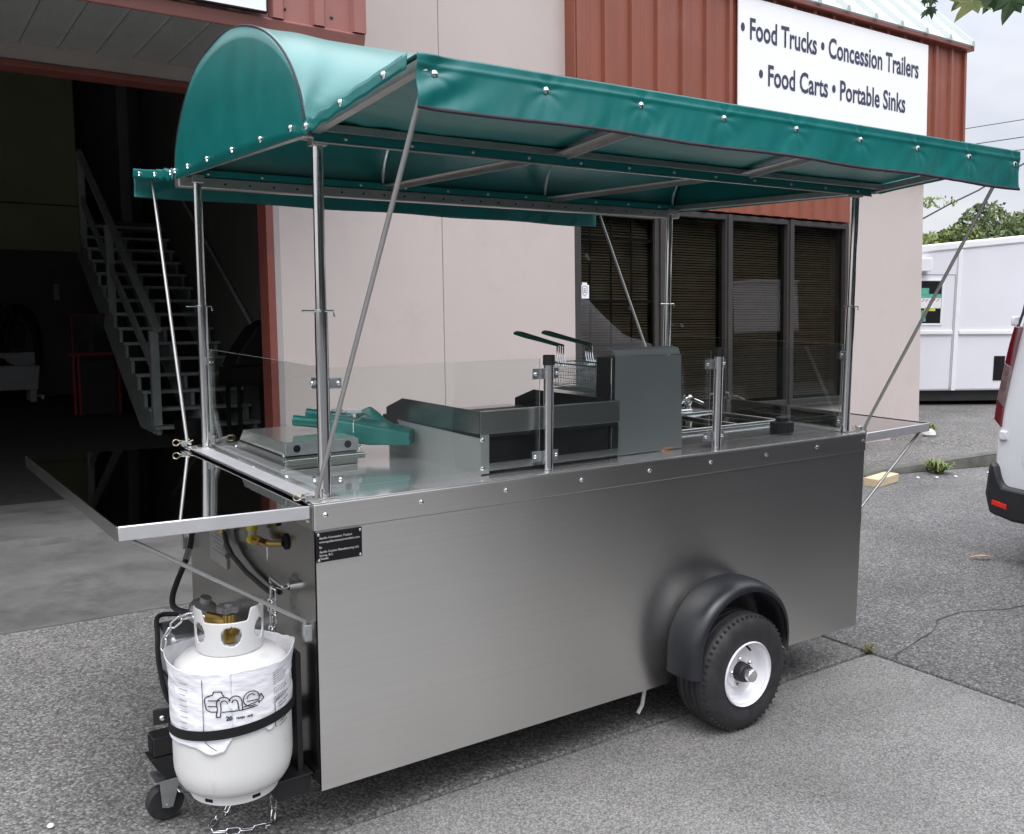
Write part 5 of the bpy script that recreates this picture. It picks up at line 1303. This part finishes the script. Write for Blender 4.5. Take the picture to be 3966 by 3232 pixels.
# steam table with its lid
lt = thing('steam_table', 'low stainless steam table with a lidded pan and two round holes in the lid flange', 'steam table', (.24, .7, 0))
b = MB(); b.box(.117, .372, .500, .955, .0006, .044); b.build('pan_housing', M['steel'], lt, smooth=0, bevel=.003)
b = MB(); b.box(.112, .392, .482, .505, .028, .037); b.box(.118, .392, .484, .487, .020, .036); b.build('front_lip', M['chrome'], lt, smooth=0, bevel=.003)
b = MB(); b.prism([(.114, .493, .0475), (.114, .488, .089), (.114, .50, .092), (.114, .88, .090), (.114, .93, .0475)], (.250, 0, 0)); b.build('lid', M['deck'], lt, smooth=0, bevel=.003)
b = MB(); b.box(.112, .366, .482, .4855, .050, .0895); fl_ = b.build('lid_flange', M['galv'], lt, smooth=0, bevel=.001)
for x in (.150, .327):
    b = MB(); b.cyl((x, .4820, .0715), (x, .4812, .0715), .0125, 18); b.build('flange_hole', M['ink'], fl_, smooth=0)
for x in (.108, .372):
    b = MB(); b.cyl((x, .49, .056), (x + (.006 if x > .2 else -.0), .49, .056), .008, 10); b.dome((x - .002, .482, .054), (0, -1, 0), .006, .005, 8); b.build('lid_pivot', M['chrome'], lt)
for k, (x, y) in enumerate(((.055, .62), (.05, 1.08), (.09, .42), (.16, 1.10), (.24, 1.12), (1.55, .30), (1.57, .32))):
    inst(sm, 'counter_bolt', cart, at((x, y, 0), (0, 0, 1), base=cb))

# rolled canvas bundle
tp_ = thing('canvas_bundle', 'green rolled canvas panels folded in a bundle beside the steam table', 'canvas bundle', (.5, .8, .09))
def roll(a, c, r0, r1, name):
    b = MB(); a, c = Vector(a), Vector(c); n_ = 18
    P = [a.lerp(c, k / n_) for k in range(n_ + 1)]
    b.tube(P, [(r0 + (r1 - r0) * k / n_) * (1 + .02 * sin(k * 1.3)) for k in range(n_ + 1)], 14); o = b.build(name, M['tarp'], tp_, smooth=60); return o
roll((.245, .745, .128), (.42, .63, .108), .0185, .0195, 'canvas_roll'); roll((.318, .80, .142), (.44, .69, .125), .0175, .018, 'canvas_roll')
for e_ in ((.2445, .7455, .128), (.3175, .8005, .140)):
    b = MB(); b.lathe([(.013, 0), (.013, .001), (.006, .0012)], e_, (-.83, .55, .10), 12, capB=True); b.build('roll_core', M['hem'], tp_)
FA, FB = Vector((.335, .705, .100)), Vector((.580, .500, .074))
fd = (FB - FA); fs_ = Vector((fd.y, -fd.x, 0)).normalized()
def fold(u, v):
    a = 2 * pi * v; c = FA + fd * u
    w = .052 + .012 * min(1, u * 3) - .010 * max(0, u - .8) * 5; h = .040 + .006 * min(1, u * 5) - .012 * u
    h -= .010 * u * u
    k = lambda q: (abs(q) ** .28) * (1 if q > 0 else -1)
    p = c + fs_ * (w * k(cos(a))) + Vector((0, 0, h * k(sin(a))))
    lay = .0035 * (abs(sin(2.5 * a + .4)) ** .5) * (1 if abs(cos(a)) > .3 else .3)
    return p + fs_ * (lay * (1 if cos(a) > 0 else -1)) + Vector((0, 0, .005 * nz(p.x * 14, p.y * 14, 2) + .0025 * nz(p.x * 40, p.y * 40, 5)))
b = MB(); b.grid(fold, 36, 48); b.face([b.vert(fold(1, v / 16)) for v in range(16)]); b.face([b.vert(fold(0, v / 16)) for v in range(16)]); b.build('folded_canvas', M['tarp'], tp_, smooth=50)
b = MB(); b.tube([Vector(fold(.40, v)) + Vector((0, 0, .0012)) for v in [.5 - k / 28 for k in range(15)]] , .0014, 6); b.tube([Vector(fold(.40, k / 28)) + Vector((0, 0, .0012)) for k in range(15)], .0014, 6); b.build('tie_cord', M['sign_white'], tp_)
def flap(u, v):
    p = Vector((.45, .675, .128)).lerp(Vector((.55, .595, .112)), u); return p + Vector((.01 * v, .02 * v, .045 * v * max(0, 1 - abs(2 * u - .8) ** 1.3) + .003 * nz(u * 6, v * 6)))
b = MB(); b.grid(flap, 16, 8); b.build('canvas_corner', M['tarp'], tp_, smooth=60, recalc=False, solid=.002)
pb = MB()
def bagp(u, v):
    x = .36 + .13 * u; y = .725 - .105 * u + .05 * v; return (x, y, .143 - .010 * u + .014 * (sin(pi * u) * sin(pi * v)) ** .5 + .004 * nz(u * 9, v * 9, 3))
pb.grid(bagp, 22, 12); o = pb.build('parts_bag', M['clear_bag'], None, smooth=40, recalc=False); tag(o, 'small clear plastic bag of parts lying on the green canvas bundle', 'plastic bag')
b = MB(); b.obox((.445, .675, .155), (.020, -.016, 0), (.003, .004, .002), (-.001, -.001, .005)); b.build('parts_label', M['sign_white'], o, smooth=0); b = MB(); b.obox((.395, .712, .157), (.016, -.013, 0), (.003, .004, 0), (0, 0, .004)); b.build('hardware', M['galv'], o, smooth=0)

# ================================================================== VEHICLES
van = thing('white_van', 'white van parked beyond the cart, its dark bumper and red tail lamp in view', 'van', (6.5, -.26, gz(6.5)))
VC = -.26
sil = [(.86, -.74), (.885, -.60), (.888, -.40), (.885, -.17), (.865, .06), (.835, .25), (.810, .384), (.772, .59), (.73, .74), (.66, .82), (.50, .865), (.25, .885)]
def vring(x, inset, zcut=9.0, lean=0.0):
    pts = []
    for hw, z in sil: pts.append((x + lean * max(0, z + .1), VC + hw - inset, min(z - (inset * .6 if z > .7 else 0), zcut)))
    return pts + [(p[0], 2 * VC - p[1], p[2]) for p in pts[::-1]]
b = MB(); ids = []
for x, i_, zc, ln in ((4.602, .055, 9, .10), (4.606, .028, 9, .10), (4.625, .010, 9, .09), (4.66, 0, 9, .08), (5.2, 0, 9, 0), (7.3, 0, 9, 0), (7.9, .03, .30, 0), (8.7, .08, .10, 0), (8.95, .16, -.1, 0)):
    ids.append([b.vert(p) for p in vring(x, i_, zc, ln)])
n_ = len(ids[0])
for A, B_ in zip(ids, ids[1:]):
    for j in range(n_): b.face((A[j], A[(j + 1) % n_], B_[(j + 1) % n_], B_[j]))
b.face(ids[0]); b.face(ids[-1][::-1]); b.build('body', M['van_white'], van, smooth=35)
def mir(p): return [(y, z) for y, z in p] + [(2 * VC - y, z) for y, z in p[::-1]]
b = MB(); b.prism([(4.565, y, z) for y, z in mir([(.47, -.768), (.615, -.738), (.648, -.62), (.634, -.43), (.588, -.432), (.560, -.52), (.535, -.562), (.42, -.568)])], (.22, 0, 0)); bp_ = b.build('bumper', M['bumper'], van, smooth=30, bevel=.022)
for s in (0, 1):
    b = MB(); yy = [.595, .505]; yy = yy if s == 0 else [2 * VC - y for y in yy]
    b.prism([(4.560, yy[0], -.650), (4.560, yy[1], -.666), (4.560, yy[1], -.698), (4.560, yy[0], -.680)], (.012, 0, 0)); b.build('reflector', M['reflector'], bp_, smooth=0, bevel=.003)
lo = [(.632, -.17), (.622, -.05), (.606, .06), (.590, .17), (.571, .28), (.548, .386)]
li = [(.585, -.217), (.580, -.10), (.565, .03), (.552, .15), (.540, .27), (.524, .380)]
def lamp_seg(a, c, m, name):
    for s in (0, 1):
        pts = lo[a:c + 1] + li[a:c + 1][::-1]
        if s: pts = [(2 * VC - y, z) for y, z in pts]
        b = MB(); b.prism([(4.590, y, z) for y, z in pts], (.13, 0, 0)); b.build(name, M[m], van, smooth=0, bevel=.006)
lamp_seg(0, 1, 'lamp_red', 'tail_lamp'); lamp_seg(1, 3, 'lamp_clear', 'tail_lamp'); lamp_seg(3, 5, 'lamp_red', 'tail_lamp')
b = MB(); b.tube([(4.64, .552, .37), (4.655, .532, .47), (4.665, .516, .59), (4.68, .485, .72)], .008, 8); b.build('door_seal', M['bumper'], van)
b = MB(); b.box(4.594, 4.602, VC - .004, VC + .004, -.55, .70); b.build('door_gap', M['ink'], van, smooth=0)
for z in (.415, -.262):
    b = MB(); b.box(4.585, 4.66, .548, .592 if z < 0 else .566, z - .028, z + .028); b.build('hinge', M['van_white'], van, smooth=30, bevel=.008)
b = MB(); b.prism([(4.598, y, z) for y, z in [(.44, -.25), (.455, -.41), (.43, -.44), (-.95, -.44), (-.975, -.41), (-.96, -.25), (-.93, -.22), (.41, -.22)]], (.010, 0, 0)); b.build('door_pressing', M['van_white'], van, bevel=.006)
b = MB(); b.prism([(4.655, y, z) for y, z in mir([(.455, .30), (.41, .66), (.36, .72), (-.2, .73)])], (.02, 0, .0)); 
b.v = [(x + .09 * (z - .3) - .025, y, z) for x, y, z in b.v]; b.build('rear_window', M['ink'], van, smooth=0, bevel=.01)
for x in (5.40, 8.05):
    for s in (1, -1):
        y = VC + s * .84
        b = MB(); b.lathe([(.19, 0), (.27, .005), (.305, .03), (.31, .06), (.31, .15), (.29, .19), (.19, .19)], (x, y, gz(x) + .31), (0, -s, 0), 36); w_ = b.build('wheel', M['tyre'], van)
        b = MB(); b.lathe([(.195, .02), (.16, .03), (.05, .025), (.001, .03)], (x, y, gz(x) + .31), (0, -s, 0), 24); b.build('rim', M['galv'], w_)
b = MB(); b.box(4.75, 8.6, VC - .75, VC + .75, -.80, -.70); b.build('underbody', M['machine_dark'], van, smooth=0)

TP = Vector((11.843, 5.585, -1.078)); TA = radians(-28)
TFR = Matrix.Translation(TP) @ Matrix.Rotation(TA, 4, 'Z')
trk = thing('white_step_truck', 'white boxy step truck parked beyond the end of the beige wall', 'truck', (0, 0, 0), TFR)
def rt(t): return 2.345 + .10 * t
t0, t1, dp = -3.2, 2.9, 2.2
b = MB(); b.prism([(t0, 0, .255), (t1, 0, .255), (t1, 0, rt(t1)), (t0, 0, rt(t0))], (0, dp, 0)); b.build('body', M['truck_white'], trk, smooth=0, bevel=.03)
b = MB(); b.prism([(t0, -.022, rt(t0) - .085), (t1, -.022, rt(t1) - .085), (t1, -.022, rt(t1) + .012), (t0, -.022, rt(t0) + .012)], (0, dp + .044, 0)); b.build('roof_rail', M['truck_trim'], trk, smooth=0, bevel=.015)
for a, c in ((t0, .345), (.445, t1)):
    b = MB(); b.box(a, c, -.030, -.001, 1.075, 1.135); b.build('belt_rail', M['truck_trim'], trk, smooth=0, bevel=.010)
b = MB(); b.box(.375, .440, -.024, -.001, .26, rt(.4) - .10); b.build('door_post', M['truck_trim'], trk, smooth=0, bevel=.006)
b = MB(); b.box(.352, .360, -.003, .002, .27, 1.93); b.box(-.9, .36, -.003, .002, 1.925, 1.935); b.build('door_gap', M['ink_grey'], trk, smooth=0)
b = MB(); frame_rect(b, -.56, .185, 1.205, 1.870, .030, -.012, .002); wf = b.build('side_window', M['truck_trim'], trk, smooth=0, bevel=.004)
b = MB(); b.box(-.53, .155, -.004, -.001, 1.235, 1.84); b.build('window_pane', M['ink'], wf, smooth=0)
b = MB(); b.box(-.50, .150, -.0065, -.0045, 1.60, 1.655); b.box(-.45, -.04, -.0065, -.0045, 1.656, 1.74); b.box(-.16, -.07, -.0066, -.0045, 1.26, 1.42); b.build('poster_green_band', M['poster_green'], wf, smooth=0)
b = MB(); b.box(-.52, .152, -.0068, -.0046, 1.452, 1.598); b.build('poster_white_band', M['poster_white'], wf, smooth=0)
b = MB(); 
for k in range(5): b.bar((-.14 + .055 * k, -.0072, 1.545), (-.10 + .055 * k, -.0072, 1.585), .012, .001, up=(0, 1, 0))
b.build('poster_red_marks', M['poster_red'], wf, smooth=0)
b = MB(); b.box(-.10, .07, -.0068, -.0046, 1.412, 1.448); b.build('poster_yellow_band', M['poster_yellow'], wf, smooth=0)
b = MB(); b.box(-.55, -.075, -.12, .0, 1.975, 2.165); b.build('vent_box', M['truck_trim'], trk, smooth=0, bevel=.01)
b = MB(); b.box(1.03, 1.20, -.006, .004, .40, .76); b.build('side_grille', M['ink'], trk, smooth=0)
b = MB(); b.box(t0 + .1, t1 - .1, .08, dp - .1, .10, .25); b.build('underbody', M['machine_dark'], trk, smooth=0)
for t in (-2.2, 2.1):
    for y in (.02, dp - .24):
        b = MB(); b.lathe([(.2, 0), (.30, .01), (.34, .04), (.34, .2), (.30, .23), (.2, .23)], (t, y, .30), (0, 1, 0), 30); b.build('wheel', M['tyre'], trk)
b = MB(); b.tube([(-.1, .35, .17), (1.3, .35, .14)], .035, 10); b.build('exhaust_pipe', M['alu'], trk)

# ================================================================== TREES, LEAVES, CABLES
def leafcloud(name, m, parent, blobs, n, size, seed, flat=.5):
    rnd = random.Random(seed); vs, fs = [], []
    tot = sum(r[0] * r[1] * r[2] for _, r in blobs)
    for (c, r) in blobs:
        k = int(n * r[0] * r[1] * r[2] / tot)
        for _ in range(k):
            while True:
                p = Vector((rnd.uniform(-1, 1), rnd.uniform(-1, 1), rnd.uniform(-1, 1)))
                l = p.length
                if .25 < l < 1 and rnd.random() < l ** 1.5: break
            p *= 1 + .25 * nz(p.x * 2 + c[0], p.y * 2 + c[1], p.z * 2 + seed)
            q = Vector(c) + Vector((p.x * r[0], p.y * r[1], p.z * r[2]))
            if nz(q.x * 1.6, q.y * 1.6, q.z * 1.6 + seed) < -.18: continue
            s = size * rnd.uniform(.5, 1.25)
            a = Vector((rnd.gauss(0, 1), rnd.gauss(0, 1), rnd.gauss(0, flat))).normalized(); d = a.orthogonal().normalized()
            d = Matrix.Rotation(rnd.uniform(0, 6.28), 3, a) @ d; e = a.cross(d)
            i = len(vs); vs += [tuple(q - d * s), tuple(q + e * s * .45 + a * s * .1), tuple(q + d * s), tuple(q - e * s * .45 + a * s * .1)]; fs.append((i, i + 1, i + 2, i + 3))
    me = bpy.data.meshes.new(name); base = BASE[parent.name]
    me.from_pydata([tuple(Vector(v) - base) for v in vs], [], fs); me.materials.append(m)
    o = bpy.data.objects.new(name, me); COL.objects.link(o); o.parent = parent; o['kind'] = 'stuff'; return o
def tree(label, x, y, h, blobs, n, size, m, seed, trunk=.12, group=None):
    z0 = -1.15
    t = thing('tree', label, 'tree', (x, y, z0), group=group)
    b = MB(); top = max(c[2] for c, _ in blobs)
    b.tube([(x, y, z0 - .2), (x + .05, y, z0 + .8), (x - .03, y + .04, top)], [trunk, trunk * .75, trunk * .3], 9)
    for c, r in blobs: b.tube([(x, y, z0 + 1.0), ((x + c[0]) / 2 + .05, (y + c[1]) / 2, (z0 + 1 + c[2]) / 2 + .15), c], [trunk * .5, trunk * .3, trunk * .1], 6)
    b.build('trunk', M['bark'], t); leafcloud('crown', m, t, blobs, n, size, seed); return t
tree('bushy green tree with two rounded tops behind the white truck', 24.2, 11.3, 4, [((23.9, 11.45, 1.9), (1.0, 1.0, 1.1)), ((24.1, 11.2, 1.2), (1.5, 1.5, 1.2)), ((24.45, 10.95, 1.75), (.85, .85, 1.0)), ((23.4, 11.8, 1.4), (.9, .9, .9))], 15000, .10, M['foliage'], 3, .16)
tree('olive green tree at the edge of the picture behind the white truck', 26.2, 10.0, 4, [((25.9, 10.2, 1.4), (1.5, 1.3, 1.0)), ((27.2, 9.0, 1.2), (1.6, 1.4, 1.1))], 9000, .11, M['foliage'], 5, .16)
tree('bright yellow green shrub beside the beige wall behind the truck', 21.9, 12.5, 3.4, [((21.9, 12.5, 1.3), (1.0, 1.0, .85)), ((22.8, 11.9, 1.35), (1.0, .9, .95)), ((21.4, 12.9, 1.5), (.8, .8, .8))], 11000, .085, M['foliage2'], 7, .1)
# thin branch with sparse leaves reaching out past the wall corner
sb = thing('tree', 'thin leafy branches reaching past the beige wall under the awning corner', 'tree', (17.2, 11.4, -1.15))
b = MB(); b.tube([(17.2, 11.4, -1.2), (17.3, 11.3, 1.0), (17.6, 10.6, 2.35)], [.09, .06, .03], 8)
b.tube([(17.6, 10.6, 2.35), (18.0, 10.1, 2.60), (18.6, 9.6, 2.62)], [.02, .012, .004], 6); b.tube([(17.5, 10.7, 2.1), (17.9, 10.3, 2.15), (18.3, 10.0, 1.95)], [.02, .012, .004], 6); b.tube([(17.4, 10.9, 1.6), (17.8, 10.5, 1.75), (18.0, 10.35, 1.7)], [.02, .01, .004], 6); b.build('trunk', M['bark'], sb)
leafcloud('crown', M['foliage2'], sb, [((17.95, 10.15, 2.50), (.5, .5, .16)), ((17.95, 10.3, 2.1), (.35, .35, .22)), ((17.6, 10.6, 1.75), (.35, .35, .35)), ((18.45, 9.75, 2.55), (.5, .4, .12)), ((17.4, 10.8, 2.3), (.45, .45, .4))], 900, .065, 11)

def maple(s, seed, fold=.15):
    out = [(0, -.02), (.10, .05), (.34, -.02), (.26, .16), (.52, .30), (.30, .36), (.36, .58), (.16, .52), (.10, .74), (0, 1.0)]
    pts = out + [(-x, y) for x, y in out[-2:0:-1]]
    b = MB(); c = b.vert((0, .30 * s, 0)); rnd = random.Random(seed)
    ids = [b.vert((x * s * rnd.uniform(.9, 1.1), y * s * rnd.uniform(.95, 1.05), -abs(x) * fold * s + .05 * s * sin(y * 3 + seed))) for x, y in pts]
    for k in range(len(ids)): b.face((c, ids[k], ids[(k + 1) % len(ids)]))
    b.tube([(0, 0, 0), (0, -.18 * s, .03 * s), (.03 * s, -.42 * s, .08 * s)], .006 * s + .0008, 5); return b
br = thing('overhanging_branch', 'maple twig with yellowing leaves hanging into the top right of the sky', 'branch', (3.9, .6, 2.3))
def lp(x, y, d=1.0):
    p = Vector((3.745 + (x - 700) * .000448 - y * .00004, .688 - (x - 700) * .000308 - y * .00007, 2.094 - y * .00054))
    return toward(p, d)
tocam = (Vector((-1.0, -2.4, .56)) - Vector((3.9, .6, 2.1))).normalized()
rt_ = Vector((.822, -.569, 0)); upv = tocam.cross(rt_).normalized()
if upv.z < 0: upv = -upv
# (stalk x, stalk y, tip x, tip y, size, material, depth)
LV = [(1230, -60, 985, 215, .165, 'leaf', 1.0), (1090, -50, 945, 120, .105, 'leaf', 1.02), (1380, -50, 1250, 140, .10, 'leaf_dark', .99), (1560, -90, 1440, 240, .19, 'leaf_dark', .98),
      (1330, -70, 1290, 60, .07, 'leaf', 1.03), (780, -40, 745, 90, .075, 'leaf_dark', 1.04), (760, 60, 760, 200, .055, 'leaf_dark', 1.05), (720, 100, 655, 190, .045, 'leaf_dark', 1.05), (700, -20, 690, 70, .05, 'leaf_dark', 1.04), (1640, -40, 1600, 20, .1, 'leaf', 1.0), (1500, -60, 1560, 60, .05, 'leaf', 1.01)]
for k, (x0, y0, x1, y1, s, m_, d) in enumerate(LV):
    P0 = lp(x0, y0, d); P1 = lp(x1, y1, d); dirv = (P1 - P0); Ln = dirv.length; dirv.normalize()
    o = maple(Ln, k, .25 + .1 * (k % 3)).build('leaf', M[m_], None, smooth=0, recalc=False, solid=.0006)
    nrm = (tocam + .55 * Vector((sin(k * 2.1), cos(k * 1.7), sin(k)))).normalized(); nrm = (nrm - dirv * nrm.dot(dirv)).normalized(); xr = dirv.cross(nrm)
    m4 = Matrix((xr, dirv, nrm)).transposed().to_4x4(); m4.translation = P0 - BASE[br.name]
    o.parent = br; o.matrix_local = m4
b = MB()
b.tube([lp(2100, -420), lp(1700, -240), lp(1350, -160), lp(1050, -150), lp(760, -130)], [.008, .006, .005, .004, .002], 6)
for x0, y0, *_r in LV: b.tube([lp(x0 + 40, -170), lp(x0 + 10, (y0 - 170) / 2), lp(x0, y0, 1.0)], .0014, 5)
b.build('twig', M['bark'], br)

CP = Vector((-1.0051, -2.3945, .5646))
for k, (a, c, r) in enumerate((((.974, .579, .172), (1.026, .544, .182), .018), ((.980, .573, .156), (1.025, .542, .164), .022), ((1.010, .550, .149), (1.024, .541, .151), .018))):
    a, c = CP + Vector(a) * 42, CP + Vector(c) * 42; d = c - a
    if k == 2: d = d * 3
    b = MB(); b.tube([a - d * 2.5, a, c, c + d * 4], r, 6); o = b.build('overhead_cable', M['cable'])
    tag(o, ['thin overhead cable in the sky, highest of the set beside the red parapet', 'overhead cable in the sky, second from the top beside the red parapet', 'overhead cable just above the awning corner in the sky'][k], 'cable', 'overhead cables in the sky')
b = MB(); a = CP + Vector((.963, .584, .0945)) * 30; c = CP + Vector((1.012, .549, .128)) * 30
b.tube([a - (c - a), a, (a + c) / 2 - Vector((0, 0, .06)), c, c + (c - a) * 2], .028, 6); o = b.build('overhead_cable', M['cable']); tag(o, 'thick dark cable crossing the sky below the front awning, above the trees', 'cable', 'overhead cables in the sky')


# added unseen vehicles and wood, placed for their reflections in steel and windows
refl_van = thing('added_black_van', 'tall black panel van added unseen outside the frame to darken the steel front panel', 'van', (4.7, -2.3, gz(4.7)))  # unseen addition; its reflection darkens the right part of the front panel
cs = [(2.35, -.45), (2.38, .02), (2.40, 2.05), (2.50, 2.2), (5.5, 2.2), (6.2, 1.0), (7.0, .15), (7.1, -.35), (7.05, -.72), (2.4, -.72)]
b = MB(); b.prism([(x, -1.30, z) for x, z in cs], (0, -1.8, 0)); b.build('body', M['fender'], refl_van, smooth=30, bevel=.06)
b = MB(); b.prism([(x, -1.292, z) for x, z in [(4.8, 1.0), (4.8, 1.75), (5.5, 1.75), (5.95, 1.0)]], (0, .006, 0)); b.build('side_window', M['ink'], refl_van, smooth=0)
for x in (3.1, 6.2):
    for y, s in ((-1.28, 1), (-3.12, -1)):
        b = MB(); b.lathe([(.19, 0), (.28, .004), (.325, .03), (.325, .18), (.2, .2)], (x, y, gz(x) + .325), (0, -s, 0), 30); w_ = b.build('wheel', M['tyre'], refl_van)
        b = MB(); b.lathe([(.2, .02), (.06, .03), (.001, .025)], (x, y, gz(x) + .325), (0, -s, 0), 20); b.build('rim', M['galv'], w_)
trl = thing('added_white_trailer', 'narrow white box trailer added unseen outside the frame as a bright reflection in the shop window', 'trailer', (14.2, -3.4, -1.1))  # unseen addition, sized for the pale mirrored shape in the middle window
b = MB(); b.box(13.7, 15.1, -3.0, -2.5, .42, 1.45); b.build('body', M['truck_white'], trl, smooth=0, bevel=.03)
b = MB(); b.box(13.68, 15.12, -3.02, -2.48, 1.42, 1.47); b.build('roof_rail', M['truck_trim'], trl, smooth=0)
b = MB(); b.box(13.9, 14.9, -2.9, -2.6, -.78, .42); b.build('chassis', M['machine_dark'], trl, smooth=0)
for y in (-2.52, -2.9):
    b = MB(); b.lathe([(.15, 0), (.32, .02), (.32, .18), (.15, .2)], (14.3, y - .1, -.78), (0, 1, 0), 24); b.build('wheel', M['tyre'], trl)
tl = thing('added_tree_line', 'low dark wood added unseen behind the camera to darken the shop window reflections', 'trees', (0, -60, -1.5))  # unseen addition, tall enough to keep bright sky out of the window reflections
leafcloud('crown', M['hedge'], tl, [((-60 + 6 * k, -46 + 5 * sin(k * 1.3) + max(0, k - 9) * 3.2, 3.6 + 1.2 * sin(k * 2.1)), (6.5, 4, 5.8 + 1.2 * sin(k * 1.7))) for k in range(27)], 24000, 1.3, 40)
